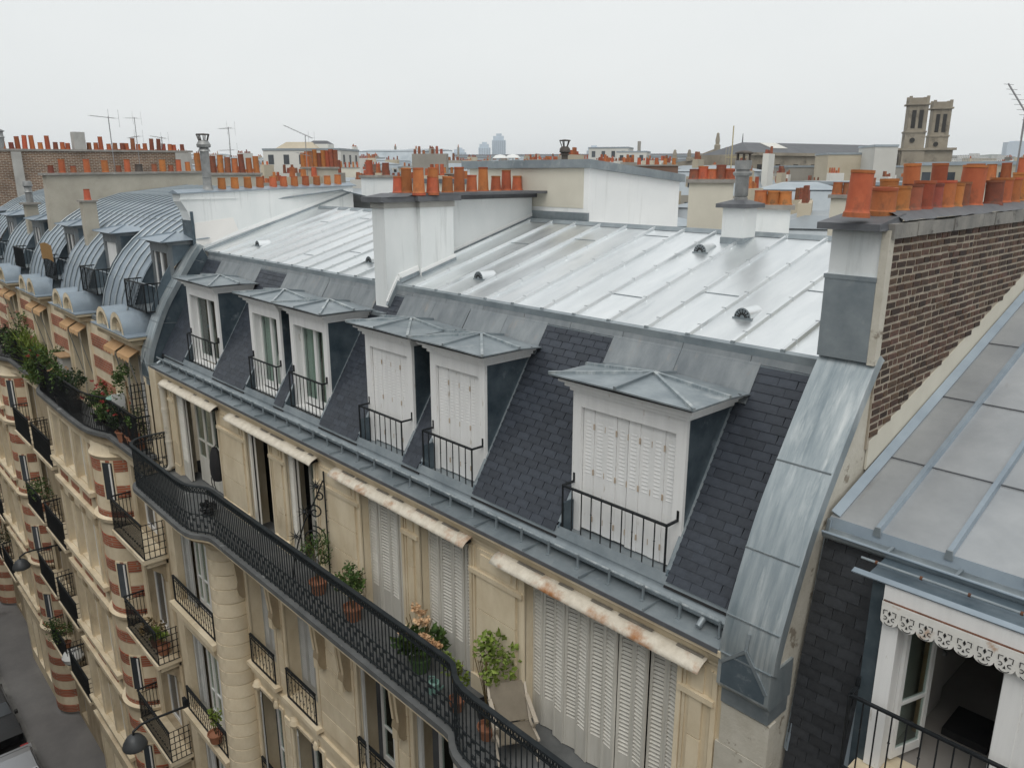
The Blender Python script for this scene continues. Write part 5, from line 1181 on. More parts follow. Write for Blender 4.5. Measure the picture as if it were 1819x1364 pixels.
MB().prism([(-42.55, 7.2, .935), (-42.55, 16.4, 1.01), (-42.55, 16.4, 1.1), (-42.55, 7.2, 1.03)], (.62, 0, 0)).part('cap', 'stone_grey', FB)
MB().box(-42.5, -41.93, 8.25, 8.65, -2, .92).part('pier', 'concrete', FB); MB().box(-42.5, -41.93, 15.5, 16.3, -2, .99).part('pier', 'concrete', FB)
for k in range(30):
    y = 7.5 + k * .29 + jit(.06); pot(FB, -42.22 + jit(.06), y, 1.03 + .009 * (y - 7.3), random.choice([.28, .32, .6, .55, .3]), .11, random.choice(['terracotta', 'terracotta', 'terracotta_dark']), .04, .88)
MB().lathe((-42.2, 8.0, 0), [(.13, 1.03), (.13, 1.5), (.17, 1.52), (.12, 1.6), (.12, 1.75), (.2, 1.8), (0, 1.9)], 10).part('cowl', 'galva', FB, True)
MB().box(-42.45, -41.98, 10.9, 11.4, 1.05, 1.85).part('vent_stack', 'concrete', FB)
# ---------------------------------------------------------------- things on the balconies
def leaves(m, c, r, n, s, up=.3, long=1.6):
    """leaf-sized folded faces spread through an uneven volume"""
    c = Vector(c); lobes = [(Vector((jit(r[0] * .6), jit(r[1] * .6), jit(r[2] * .6))), random.uniform(.35, .62)) for _ in range(max(3, int(n / 70)))]
    for i in range(n):
        lo, k = random.choice(lobes); d = Vector((jit(1), jit(1), jit(1)))
        if d.length < .1: continue
        d.normalize(); d *= random.random() ** .45
        p = c + lo + Vector((d.x * r[0], d.y * r[1], d.z * r[2])) * k
        a = Vector((jit(1), jit(1), jit(.6) + up)).normalized(); b = a.orthogonal().normalized(); b = (b * math.cos(i) + a.cross(b) * math.sin(i)).normalized()
        l = s * random.uniform(.7, 1.3); w_ = l / long / 2; nn = a.cross(b) * w_ * .4
        m.add([p, p + a * l * .5 + b * w_ + nn, p + a * l, p + a * l * .5 - b * w_ + nn], [(0, 1, 2), (0, 2, 3)])
    return m
def plant(name, label, base, r, h, n, s, mat, potm=None, pr=.13, ph=.22, flower=None, group=None, cat='plant', long=1.8, up=.3, stems=6):
    t = thing(name, label, cat, base, group); x, y, z = base
    if potm:
        m = MB(); m.lathe((x, y, z), [(pr * .72, 0), (pr, ph), (pr * 1.08, ph), (pr * 1.08, ph - .03), (pr * .92, ph - .03), (pr * .9, ph - .05), (.001, ph - .05)], 14); m.part('pot', potm, t, True)
    else: ph = 0
    m = MB()
    for k in range(stems):
        a = random.random() * 6.28; m.tube([(x, y, z + ph * .8), (x + r * .25 * math.cos(a), y + r * .25 * math.sin(a), z + ph + h * .35), (x + r * .6 * math.cos(a), y + r * .6 * math.sin(a), z + ph + h * .8)], .006, 4)
    m.part('stems', 'leaf_brown', t, kind='stuff')
    leaves(MB(), (x, y, z + ph + h * .55), (r, r, h * .55), n, s, up, long).part('foliage', mat, t, kind='stuff')
    if flower:
        fm, fn, fs = flower; m = MB()
        for k in range(fn):
            a = random.random() * 6.28; rr = r * random.uniform(.3, .95); leaves(m, (x + rr * math.cos(a), y + rr * math.sin(a), z + ph + h * random.uniform(.55, 1.0)), (fs, fs, fs * .8), 26, fs * .7, 0, 1.2)
        m.part('blooms', fm, t, kind='stuff')
    return t
plant('potted_shrub', 'slender grey green shrub in clay pot beneath the iron scroll divider', (-10.95, 5.66, BF), .26, .85, 420, .075, 'leaf_green', 'pot_clay', .15, .24, long=4, up=.9)
plant('potted_shrub', 'leafy dark green shrub in clay pot before the first pair of closed louvred shutters', (-9.85, 5.66, BF), .30, .72, 520, .07, 'leaf_green', 'pot_clay', .16, .24)
t = plant('hydrangea', 'hydrangea with faded peach flower heads in green pot on the balcony', (-8.05, 5.66, BF), .32, .72, 330, .13, 'leaf_green', 'pot_green', .17, .25, long=1.5)
for k, (dx, dy, dz) in enumerate(((-.12, .05, .86), (.06, .0, .86), (.22, -.05, .66), (.36, .0, .55), (-.28, -.1, .45), (.05, -.14, .44))):
    leaves(MB(), (-8.05 + dx, 5.66 + dy, BF + dz), (.11, .11, .09), 110, .05, 0, 1.1).part('flower_head', 'petal_peach' if k != 5 else 'pot_white', t, kind='stuff')
plant('rose_bush', 'pale green rose bush leaning over the rail beside the folding chair', (-6.62, 5.68, BF), .30, .95, 330, .08, 'leaf_lime', 'pot_black', .15, .22, long=1.4)
plant('rose_bush', 'small lime green bush at the curve of the balcony rail', (-7.02, 5.5, BF), .17, .66, 150, .07, 'leaf_lime', 'pot_clay', .11, .18, long=1.4)
plant('potted_shrub', 'low reddish plant in pot behind the folding chair', (-6.35, 5.45, BF), .16, .36, 120, .06, 'leaf_brown', 'pot_clay', .12, .18)
# watering can
t = thing('watering_can', 'small green metal watering can on the balcony floor', 'watering can', (-7.52, 5.5, BF))
MB().lathe((-7.52, 5.5, BF), [(.001, 0), (.08, 0), (.085, .16), (.06, .18), (.055, .18), (.05, .05)], 14).part('body', 'table_plastic', t, True)
MB().tube([(-7.45, 5.5, BF + .05), (-7.36, 5.5, BF + .14), (-7.30, 5.5, BF + .22)], .014, 6).part('spout', 'table_plastic', t)
MB().tube([(-7.58, 5.5, BF + .04), (-7.66, 5.5, BF + .1), (-7.62, 5.5, BF + .2), (-7.5, 5.5, BF + .26), (-7.46, 5.5, BF + .19)], .008, 5).part('handle', 'table_plastic', t)
# folding chair
t = thing('folding_chair', 'folding garden chair with taupe sling fabric and beige frame on the balcony', 'chair', (-5.95, 5.55, BF))
def CP(u, v, w): return Vector((-5.95 + u * .86 + v * .5, 5.55 - u * .5 + v * .86, BF + w))     # u forward, v across
m = MB(); m.slab([CP(-.18, -.22, .26), CP(.26, -.22, .33), CP(.26, .22, .33), CP(-.18, .22, .26)], .015); m.part('seat', 'fabric_taupe', t)
m = MB(); m.slab([CP(-.18, .22, .28), CP(-.18, -.22, .28), CP(-.50, -.22, .62), CP(-.50, .22, .62)], .015); m.part('backrest', 'fabric_taupe', t)
for s in (-.24, .24):
    MB().bar(CP(-.36, s, .50), CP(.16, s, .48), .05, .03).part('armrest', 'chair_frame', t)
    MB().bar(CP(-.16, s, .26), CP(-.51, s, .64), .03, .03).part('back_rail', 'chair_frame', t)
    MB().bar(CP(.14, s, .48), CP(-.22, s, .0), .028, .028).part('leg', 'chair_frame', t); MB().bar(CP(-.2, s, .28), CP(.26, s, .0), .028, .028).part('leg', 'chair_frame', t)
    MB().bar(CP(-.2, s, .25), CP(.28, s, .33), .03, .03).part('seat_rail', 'chair_frame', t)
# wrought iron divider between balconies
t = thing('iron_divider', 'black wrought iron scroll divider with spiked stars rising from the balcony', 'divider', (-10.95, 5.9, BF)); xd = -11.02; ay = (-.72, -.69, 0)
MB().bar((xd, 5.93, BF), (xd, 5.93, -4.78), .022).part('post', 'iron', t)
def DV(u, z): return (xd + ay[0] * u, 5.93 + ay[1] * u, z)
for c_, r0, th0, th1 in ((DV(.24, -6.0), .23, 90, 900), (DV(.19, -5.52), .13, 60, 520), (DV(.10, -5.24), .08, 60, 480), (DV(.45, -6.28), .12, 90, 560), (DV(.10, -6.4), .10, 90, 500)):
    MB().tube(spiral(c_, r0, .02, R(th0), R(th1), 34, ay), .013, 5).part('scroll', 'iron', t)
MB().tube([DV(.02, -4.95), DV(.2, -5.35), DV(.38, -5.7), DV(.52, -6.1), DV(.62, -6.5), DV(.66, -6.85)], .013, 5).part('sweep_bar', 'iron', t)
for c_, rr, n in ((DV(.14, -5.05), .15, 12), (DV(.37, -5.52), .16, 9), (DV(.55, -5.98), .15, 9)):
    m = MB(); c_ = Vector(c_); m.lathe(c_, [(0, -.035), (.035, 0), (0, .035)], 8)
    for k in range(n): a = 2 * math.pi * k / n; d = Vector(ay) * math.cos(a) + Vector((.1 * math.sin(3 * a), 0, math.sin(a))); m.cyl(c_, c_ + d * rr, .013, .001, 4)
    m.part('spiked_star', 'iron', t)
for k in range(8):
    z = -5.1 - k * .2; MB().cyl((xd, 5.93, z), (xd, 6.0, z + .01), .008, .002, 4).part('spike', 'iron', t); 
# backpack hanging on the window, dark bundle below
t = thing('backpack', 'black backpack hanging on the open glazed door of the end window', 'backpack', (-15.75, 5.98, -6.2))
V = []; m = MB(); n = 12
prf = [(0, -.36), (.15, -.36), (.19, -.24), (.195, -.05), (.17, .14), (.13, .28), (.08, .36), (0, .37)]
for r_, z in prf:
    for k in range(n): a = 2 * math.pi * k / n; V.append((-15.72 + r_ * math.cos(a), 5.96 + r_ * .62 * math.sin(a), -5.98 + z))
m.add(V, [(j * n + k, j * n + (k + 1) % n, (j + 1) * n + (k + 1) % n, (j + 1) * n + k) for j in range(len(prf) - 1) for k in range(n)]); m.part('bag', 'fabric_black', t, True)
MB().tube([(-15.72, 5.9, -5.72), (-15.68, 5.95, -5.58), (-15.7, 6.0, -5.55)], .012, 4).part('loop', 'fabric_black', t)
for s in (-.08, .06): MB().tube([(-15.72 + s, 5.86, -6.28), (-15.7 + s, 5.85, -6.4), (-15.66 + s, 5.86, -6.5)], .010, 4).part('strap', 'fabric_black', t)
m = MB(); leaves(m, (-15.35, 5.6, BF + .12), (.22, .2, .12), 160, .09, 0, 1.3); m.solo('dark_bundle', 'fabric_black', 'heap of dark cloth on the balcony floor below the backpack', 'cloth', (-15.35, 5.6, BF))

# plants along the left balcony
PZ = -6.86
G = 'plants along the left balcony'
for i, (lab, x, y, r, h, n, s, mt, fl, lg) in enumerate([
    ('dark green shrub spilling over the railing at the far end of the planted balcony', -35.5, 5.8, .6, .95, 600, .12, 'leaf_dark', None, 1.8),
    ('spiky yellow green yucca standing above the planted balcony', -30.6, 5.8, .6, 1.05, 420, .5, 'leaf_lime', None, 14),
    ('dark shrub beside the spiky yucca on the planted balcony', -33.1, 5.8, .6, 1.0, 600, .11, 'leaf_green', None, 1.8),
    ('broad green bush with reddish tips beside the yucca on the planted balcony', -29.0, 5.65, .65, 1.1, 700, .11, 'leaf_green', ('petal_red', 5, .06), 1.8),
    ('bushy green shrub hanging over the curved balcony bay', -27.5, 5.55, .65, 1.15, 700, .11, 'leaf_green', None, 1.8),
    ('strappy pale green plant trailing outside the balcony bay', -29.4, 5.32, .45, .55, 220, .34, 'leaf_lime', None, 9),
    ('rounded golden green bush in the balcony bay corner', -26.1, 5.45, .45, .95, 520, .08, 'leaf_green', ('petal_peach', 6, .04), 1.6),
    ('dark leafy bush in the middle of the balcony bay', -25.1, 5.55, .45, .9, 520, .09, 'leaf_dark', None, 1.8),
    ('red geranium mass flowering behind the balcony railing', -23.3, 5.75, .42, .95, 520, .08, 'leaf_green', ('petal_red', 9, .06), 1.4),
    ('red flowering plant beside the white garden table', -22.4, 5.75, .38, .8, 420, .08, 'leaf_green', ('petal_red', 5, .05), 1.4),
    ('dark flowering shrub pressed against the railing near the trellis', -21.3, 5.75, .38, .85, 480, .08, 'leaf_dark', ('petal_red', 4, .05), 1.6),
    ('small bush by the trellis screen at the balcony end', -20.4, 5.8, .30, .8, 360, .07, 'leaf_green', None, 1.6),
    ('pink flowering climber on the wall above the yucca', -32.4, 5.85, .75, 2.1, 650, .10, 'leaf_green', ('petal_pink', 12, .08), 1.6)]):
    plant('balcony_plant', lab, (x, y, PZ), r, h, n, s, mt, (random.choice(['pot_clay', 'pot_black']) if y > 5.4 else None), .2, .3, fl, None, long=lg, up=.8 if lg > 5 else .3)
t = plant('small_tree', 'round headed little tree in pot by the trellis screen', (-20.75, 5.8, PZ), .34, .8, 520, .07, 'leaf_green', 'pot_clay', .18, .3)
for o in t.children:
    if o.name.startswith('foliage'): o.location.z += 1.0
MB().cyl((-20.75, 5.8, PZ + .25), (-20.72, 5.8, PZ + 1.75), .03, .02, 7).part('trunk', 'wood', t)
t = thing('garden_table', 'white garden table with mint green top among the balcony plants', 'table', (-22.0, 5.85, PZ))
MB().lathe((-22.0, 5.85, PZ), [(.22, 1.02), (.24, 1.04), (.22, 1.06), (0, 1.06)], 16).part('top', 'table_plastic', t, True); MB().cyl((-22.0, 5.85, PZ), (-22.0, 5.85, PZ + 1.03), .03, n=8).part('stem', 'plastic_white', t)
t = thing('garden_chair', 'white plastic garden chair next to the mint green table', 'chair', (-21.5, 5.85, PZ))
MB().box(-21.72, -21.3, 5.68, 6.0, PZ + .42, PZ + .46).part('seat', 'plastic_white', t); MB().box(-21.74, -21.70, 5.68, 6.0, PZ + .46, PZ + 1.2).part('backrest', 'plastic_white', t)
for dx in (-21.7, -21.33):
    for dy in (5.7, 5.96): MB().cyl((dx, dy, PZ), (dx, dy, PZ + .42), .018, n=6).part('leg', 'plastic_white', t)
t = thing('plant_stand', 'grey cabinet with wooden top standing against the balcony wall', 'cabinet', (-26.9, 5.85, PZ))
MB().box(-27.25, -26.6, 5.72, 5.97, PZ, PZ + 1.35).part('body', 'concrete', t); MB().box(-27.35, -26.5, 5.64, 5.99, PZ + 1.36, PZ + 1.40).part('top', 'wood', t)
# smaller plants on lower balconies
for lab, x, y, z, r, h, n, mt in (('leafy plant in the upper far balcony of the banded building', -33.0, 5.7, -12.7, .75, 1.2, 420, 'leaf_green'), ('green bush with white bags on a low balcony of the banded building', -33.2, 5.7, -18.9, .8, 1.3, 420, 'leaf_green'), ('shrub on the lowest far balcony of the banded building', -44.6, 5.7, -18.9, 1.0, 1.4, 380, 'leaf_dark'), ('autumn toned plant in clay pot on the balcony beside the banded bow', -20.7, 5.7, -12.7, .35, .7, 260, 'leaf_brown'), ('lime green potted plant on the balcony beside the banded bow', -20.2, 5.7, -12.7, .25, .5, 200, 'leaf_lime'), ('climbing weed on the bay window railing', -16.6, 5.6, -13.3, .15, .6, 120, 'leaf_lime')):
    plant('balcony_plant', lab, (x, y, z), r, h, n, .1, mt, 'pot_clay', .18, .25)
MB().lathe((-32.0, 5.65, -18.92), [(.001, 0), (.35, .05), (.42, .25), (.3, .45), (.12, .55), (.001, .56)], 12).solo('plastic_bag', 'plastic_white', 'bulging white plastic bag on a low balcony of the banded building', 'bag', (-32.0, 5.65, -18.92), None, True)

# ---------------------------------------------------------------- wall lamps, cars
def wall_lamp(x, y, z, lab):
    t = thing('street_lamp', lab, 'lamp', (x, y, z)); hy = y - 1.35
    MB().tube([(x, y, z), (x, y - .9, z + .06), (x, y - 1.15, z + .05), (x, hy, z - .06), (x, hy, z - .16)], .035, 6).part('arm', 'iron', t)
    MB().box(x - .1, x + .1, y - .03, y + .05, z - .25, z + .25).part('bracket', 'iron', t)
    MB().lathe((x, hy, z), [(0, -.14), (.10, -.16), (.20, -.24), (.28, -.38), (.31, -.48), (.30, -.51), (.20, -.56), (0, -.58)], 18).part('lantern', 'lamp_grey', t, True)
wall_lamp(-19.3, 5.8, -13.95, 'grey domed wall lamp on long arm between the two facades')
wall_lamp(-32.6, 5.9, -14.1, 'grey domed wall lamp on the banded facade farther down the street')
def car(x, y, mat, lab):
    t = thing('parked_car', lab, 'car', (x, y, GZ), None); z = GZ
    P = [(-2.05, .35), (-2.1, .62), (-1.95, .86), (-1.55, .92), (-1.05, 1.36), (-.6, 1.46), (.5, 1.45), (1.0, 1.05), (1.9, .88), (2.1, .68), (2.1, .35)]
    m = MB(); V = []; ws = [.80, .84, .84, .80, .66, .62, .62, .74, .78, .82, .80]; n = len(P)
    for s in (-1, 1):
        for (u, v), w_ in zip(P, ws): V.append((x + u, y + s * w_, z + v))
    m.add(V, [tuple(range(n)), tuple(range(2 * n - 1, n - 1, -1))] + [(i, n + i, n + (i + 1) % n, (i + 1) % n) for i in range(n)]); m.part('body', mat, t)
    m = MB(); m.quad((x - 1.52, y - .70, z + .955), (x - 1.07, y - .62, z + 1.35), (x - 1.07, y + .62, z + 1.35), (x - 1.52, y + .70, z + .955)); m.v = [(a - .012, b, c + .012) for a, b, c in m.v]; m.part('rear_window', 'pane_far', t)
    m = MB(); m.quad((x + .54, y - .6, z + 1.42), (x + .98, y - .70, z + 1.07), (x + .98, y + .70, z + 1.07), (x + .54, y + .6, z + 1.42)); m.v = [(a + .012, b, c + .012) for a, b, c in m.v]; m.part('windscreen', 'pane_far', t)
    for s in (-1, 1):
        m = MB(); m.quad((x - 1.2, y + s * .79, z + .95), (x + .85, y + s * .775, z + .98), (x + .45, y + s * .655, z + 1.4), (x - .95, y + s * .66, z + 1.36)); m.part('side_window', 'pane_far', t)
        for u in (-1.3, 1.3):
            o = MB().cyl((x + u, y + s * .66, z + .32), (x + u, y + s * .86, z + .32), .32, n=18).part('wheel', 'rubber', t, True); MB().cyl((x + u, y + s * .855, z + .32), (x + u, y + s * .87, z + .32), .19, n=14).part('rim', 'galva', o)
        MB().box(x - 2.11, x - 2.0, y + s * .62 - .14, y + s * .62 + .14, z + .66, z + .82).part('tail_light', 'red_light', t); MB().box(x + .75, x + .92, y + s * .86 - .06, y + s * .86 + .06, z + .92, z + 1.04).part('mirror', mat, t)
    MB().box(x - 2.125, x - 2.11, y - .26, y + .26, z + .5, z + .61).part('number_plate', 'plate', t)
car(-31.0, 3.0, 'car_silver', 'silver parked car behind the black car at the kerb'); car(-36.2, 2.95, 'car_black', 'black parked car at the kerb'); car(-41.8, 3.0, 'car_black', 'dark car parked beyond the black car at the kerb')
# ---------------------------------------------------------------- aerials
def aerial(lab, x, y, z0, z1, arms, yaw=0, mat='antenna_grey'):
    t = thing('roof_aerial', lab, 'aerial', (x, y, z0)); MB().cyl((x, y, z0), (x, y, z1), .018, n=6).part('mast', mat, t)
    for dz, L_, el, n in arms:
        c = Vector((x, y, z1 - dz)); d = Vector((math.cos(yaw), math.sin(yaw), math.tan(el))).normalized(); s = Vector((-math.sin(yaw), math.cos(yaw), 0))
        m = MB(); m.bar(c - d * L_ * .25, c + d * L_ * .75, .022); o = m.part('boom', mat, t)
        m = MB()
        for k in range(n): p = c + d * L_ * (-.2 + .93 * k / max(1, n - 1)); w_ = .22 - .1 * k / n; m.bar(p - s * w_, p + s * w_, .007)
        for q in (-1, 1): m.bar(c - d * L_ * .22 - s * .2, c - d * L_ * .22 - s * .2 + Vector((0, 0, q * .3)), .007); m.bar(c - d * L_ * .22 + s * .2, c - d * L_ * .22 + s * .2 + Vector((0, 0, q * .3)), .007)
        m.part('elements', mat, o, kind='stuff')
aerial('tall leaning aerial with yagi rising from the cream chimney wall', -31.3, 9.35, -.5, 1.95, [(.05, 1.3, .1, 9)], R(200))
aerial('twin boom aerial beside the brick party wall', -41.6, 13.6, 0, 2.6, [(.05, 1.3, .05, 9), (.9, 1.2, -.05, 6)], R(185))
aerial('low single boom aerial on the brick party wall', -42.2, 15.0, .8, 1.75, [(.05, 1.2, .12, 7)], R(195))
aerial('aerial with two short booms behind the white party wall pots', -36.0, 15.8, -1, 2.0, [(.05, .9, .0, 7), (1.0, 1.1, 0, 6)], R(190))
aerial('slanted yagi aerial over the far roofs', -34.5, 18.8, -1, 1.7, [(.0, 1.8, .35, 10), (.9, .8, .2, 5)], R(200))
aerial('thin aerial with star shaped head behind the small cowl chimney', -13.4, 21.4, -.5, 1.35, [(.9, .6, 0, 5)], R(20), 'antenna_yellow')
aerial('grid panel aerial on slim mast above the brick wall pots', -4.6, 16.9, -.6, 1.15, [(.1, .9, .9, 8)], R(160))
# ---------------------------------------------------------------- the city beyond
YAW, PIT, FPX = R(47.2), R(15.15), 1384
def bearing(px):
    """horizontal unit direction seen at picture column px on the skyline"""
    dx = (px - 909.5) / FPX; f = Vector((-math.sin(YAW), math.cos(YAW), 0)); r = Vector((math.cos(YAW), math.sin(YAW), 0))
    return (f * (math.cos(PIT) + .28 * math.sin(PIT)) + r * dx).normalized()
def spot(px, D): b = bearing(px); return b.x * D, b.y * D
def zat(py, D, px=909.5):
    """height that stands at picture row py from D metres off in the direction px"""
    b = bearing(px); A = D * (-math.sin(YAW) * b.x + math.cos(YAW) * b.y); t = (682 - py) / FPX
    return A * (t * math.cos(PIT) - math.sin(PIT)) / (math.cos(PIT) + t * math.sin(PIT))
def lbox(m, c, rot, u0, u1, v0, v1, z0, z1, top=0):
    """box in a turned frame; top shrinks the upper face"""
    ca, sa = math.cos(rot), math.sin(rot)
    P = lambda u, v, z: (c[0] + u * ca - v * sa, c[1] + u * sa + v * ca, z)
    V = [P(u0, v0, z0), P(u1, v0, z0), P(u1, v1, z0), P(u0, v1, z0), P(u0 + top, v0 + top, z1), P(u1 - top, v0 + top, z1), P(u1 - top, v1 - top, z1), P(u0 + top, v1 - top, z1)]
    m.add(V, [(0, 1, 5, 4), (1, 2, 6, 5), (2, 3, 7, 6), (3, 0, 4, 7), (4, 5, 6, 7)]); return m
STY = [('wall_far_cream', 'distant cream apartment block with grey zinc mansard among the city roofs'), ('wall_far_white', 'distant pale rendered block with zinc roof among the city roofs'), ('wall_far_grey', 'distant grey stained block with zinc roof among the city roofs'), ('wall_far_brick', 'distant brown brick block with zinc roof among the city roofs')]
def block(px, D, w_, d_, zt, rot, st, rh=2.6, flat=False, label=None, roof='zinc_far', name='city_building', wins=True):
    x, y = spot(px, D); c = (x, y)
    lab = '%s %s block with %s %s' % ('wide' if w_ > 19 else 'narrow' if w_ < 14 else 'mid sized', ['cream', 'pale', 'grey', 'brown brick'][st], 'flat roof' if flat else 'zinc mansard and chimney pots', 'just behind the nearest roofs' if D < 75 else 'among the middle distance roofs' if D < 200 else 'among the far roofs' if D < 500 else 'on the hazy horizon')
    t = thing(name, label or lab, 'building', (x, y, GZ), None if label else 'city roofs: ' + lab)
    lbox(MB(), c, rot, -w_ / 2, w_ / 2, -d_ / 2, d_ / 2, GZ, zt - (0 if flat else rh)).part('wall', STY[st][0], t)
    m = MB()
    if flat: lbox(m, c, rot, -w_ / 2 - .1, w_ / 2 + .1, -d_ / 2 - .1, d_ / 2 + .1, zt, zt + .35)
    else: lbox(m, c, rot, -w_ / 2, w_ / 2, -d_ / 2, d_ / 2, zt - rh, zt, rh * .55); lbox(m, c, rot, -w_ / 2 + rh * .5, w_ / 2 - rh * .5, -d_ / 2 + rh * .5, d_ / 2 - rh * .5, zt, zt + .5, min(w_, d_) * .2)
    m.part('roof', roof, t)
    m = MB(); dm_ = MB(); hz = zt - (0 if flat else rh); k = 0
    n1 = max(2, int(w_ / 2.4)) if wins else 0
    for s in (-1, 1):
        for i in range(n1):
            u = -w_ / 2 + w_ * (i + .5) / n1
            for fz in (hz - 2.3, hz - 5.2, hz - 8.1): lbox(m, c, rot, u - .5, u + .5, s * (d_ / 2 - .02), s * (d_ / 2 + .04), fz, fz + 1.6)
            if not flat: lbox(dm_, c, rot, u - .62, u + .62, s * (d_ / 2 - rh * .45) - .62, s * (d_ / 2 - rh * .45) + .62, hz + .3, hz + 1.9); lbox(m, c, rot, u - .4, u + .4, s * (d_ / 2 - rh * .45) - .66, s * (d_ / 2 - rh * .45) + .66, hz + .5, hz + 1.6)
    n2 = max(2, int(d_ / 2.6)) if wins else 0
    for s in (-1, 1):
        for i in range(n2):
            v = -d_ / 2 + d_ * (i + .5) / n2
            for fz in (hz - 2.3, hz - 5.2): lbox(m, c, rot, s * (w_ / 2 - .02), s * (w_ / 2 + .04), v - .45, v + .45, fz, fz + 1.6)
    if wins: m.part('windows', 'pane_far', t, kind='stuff')
    if dm_.v: dm_.part('dormers', random.choice(['wall_far_white', 'zinc_far', 'wall_far_cream']), t, kind='stuff')
    if not flat:
        for s in (-1, -.35, .35, 1):
            if random.random() < (.85 if abs(s) == 1 else .5):
                u = s * (w_ / 2 - .4); v0 = -d_ * .3 + jit(1); v1 = v0 + random.uniform(2, 5); zc = zt + random.uniform(.6, 1.8)
                o = lbox(MB(), c, rot, u - .3, u + .3, v0, v1, hz, zc).part('chimney', random.choice(['wall_far_cream', 'wall_far_white', 'wall_far_grey']), t)
                m = MB(); n = int((v1 - v0) / .5); ca, sa = math.cos(rot), math.sin(rot)
                for k in range(n):
                    if random.random() < .15: continue
                    v = v0 + .25 + k * .5; h = random.choice([.4, .5, .8]); p = (c[0] + u * ca - v * sa, c[1] + u * sa + v * ca, zc - .02); m.cyl(p, (p[0], p[1], p[2] + h), .16, .13, 6)
                if m.v: m.part('pots', random.choice(['terracotta', 'terracotta', 'terracotta_dark']), o, kind='stuff')
    return t
random.seed(21)
ring = 44.
while ring < 430:
    step = 9.5 + ring * .036; span = step * 1.05; dpx = span / ring * FPX * 1.0
    px = -150 + random.random() * dpx
    while px < 1960:
        D = ring + jit(step * .3); w_ = random.uniform(.65, .95) * span; d_ = random.uniform(9, 13) + ring * .01
        zt = -3.4 + .0195 * D + jit(1.9 + ring * .004)
        if ring < 60: zt = min(zt, -2.4) if px > 1080 else min(zt, -1.4)
        if px < 340 and ring < 90: zt = min(zt, -.5)
        ok = not (1290 < px < 1730 and 190 < D < 420) and not (1080 < px < 1340 and 330 < D < 560)
        if 1290 < px < 1730 and D <= 190: zt = min(zt, zat(328, D, px))
        if 1080 < px < 1340 and D <= 330: zt = min(zt, zat(300, D, px))
        xx, yy = spot(px, D)
        if yy - w_ * .6 < 17: ok = False
        if ok: block(px, D, w_, d_, zt, R(random.choice([15, 22, 60, -20, -65, 105]) + jit(8)), random.choices([0, 1, 2, 3], [5, 4, 3, 1])[0], random.uniform(2, 3.4), random.random() < .14)
        px += dpx * random.uniform(1.0, 1.25)
    ring += step * 1.25
# named middle-distance buildings
x, y = spot(563, 150); t = block(556, 150, 14, 10, zat(270, 150), R(40), 1, 3, True, 'white building with sloped studio glazing and round topped stair tower')
lbox(MB(), spot(545, 150), R(40), -5, 4, -4, 4, zat(272, 150), zat(255, 150), 2.2).part('studio_roof', 'wall_far_cream', t); lbox(MB(), spot(572, 149), R(40), -1.9, 1.9, -1.5, 1.5, zat(272, 149), zat(258, 149)).part('stair_tower', 'wall_far_white', t); lbox(MB(), spot(572, 149), R(40), -1.9, 1.9, -1.5, 1.5, zat(258, 149), zat(252, 149), .8).part('tower_roof', 'roof_slate_far', t)
block(705, 260, 26, 14, zat(270, 260), R(35), 0, 4, False, 'cream mansion block with ornate chimneys on the skyline')
block(760, 280, 22, 14, zat(268, 280), R(50), 2, 5, False, 'grey mansion block with crowded turrets on the skyline')
block(1085, 230, 11, 9, zat(265, 230), R(30), 1, 2, True, 'pale blue grey flat roofed block on the skyline'); block(1125, 225, 8, 8, zat(272, 225), R(30), 1, 2, True, 'pale block with single tall chimney on the skyline')
x, y = spot(1134, 225); MB().cyl((x, y, zat(275, 225)), (x, y, zat(252, 225)), .45, n=8).solo('flue_stack', 'wall_far_grey', 'tall slim flue stack on the skyline block', 'chimney', (x, y, zat(275, 225)))
# slender towers far away
for i, (a, b, py, D, lab) in enumerate(((806, 828, 263, 2300, 'short stepped glass tower far on the skyline'), (851, 871, 253, 2350, 'middle glass tower tinted haze blue far on the skyline'), (875, 898, 238, 2400, 'tallest glass tower tinted haze blue far on the skyline'), (1043, 1065, 259, 2300, 'lone striped tower far on the skyline'))):
    w_ = (b - a) / FPX * D; x, y = spot((a + b) / 2, D); t = thing('glass_tower', lab, 'tower', (x, y, GZ)); zt = zat(py, D, (a + b) / 2); h = zt - GZ
    lbox(MB(), (x, y), YAW, -w_ / 2, w_ / 2, -w_ / 2, w_ / 2, GZ, GZ + h * .86).part('shaft', 'tower_haze', t); lbox(MB(), (x, y), YAW, -w_ * .42, w_ * .36, -w_ * .4, w_ * .4, GZ + h * .86, GZ + h * .95).part('upper_shaft', 'tower_haze', t); lbox(MB(), (x, y), YAW, -w_ * .2, w_ * .2, -w_ * .3, w_ * .3, GZ + h * .95, zt).part('crown', 'tower_haze', t)
    for k in range(7):
        u = -w_ / 2 + w_ * (k + .5) / 7; lbox(MB(), (x, y), YAW, u - w_ * .035, u + w_ * .035, -w_ / 2 - .4, -w_ / 2 + .1, GZ, GZ + h * .85).part('window_strip', 'tower_strip', t)
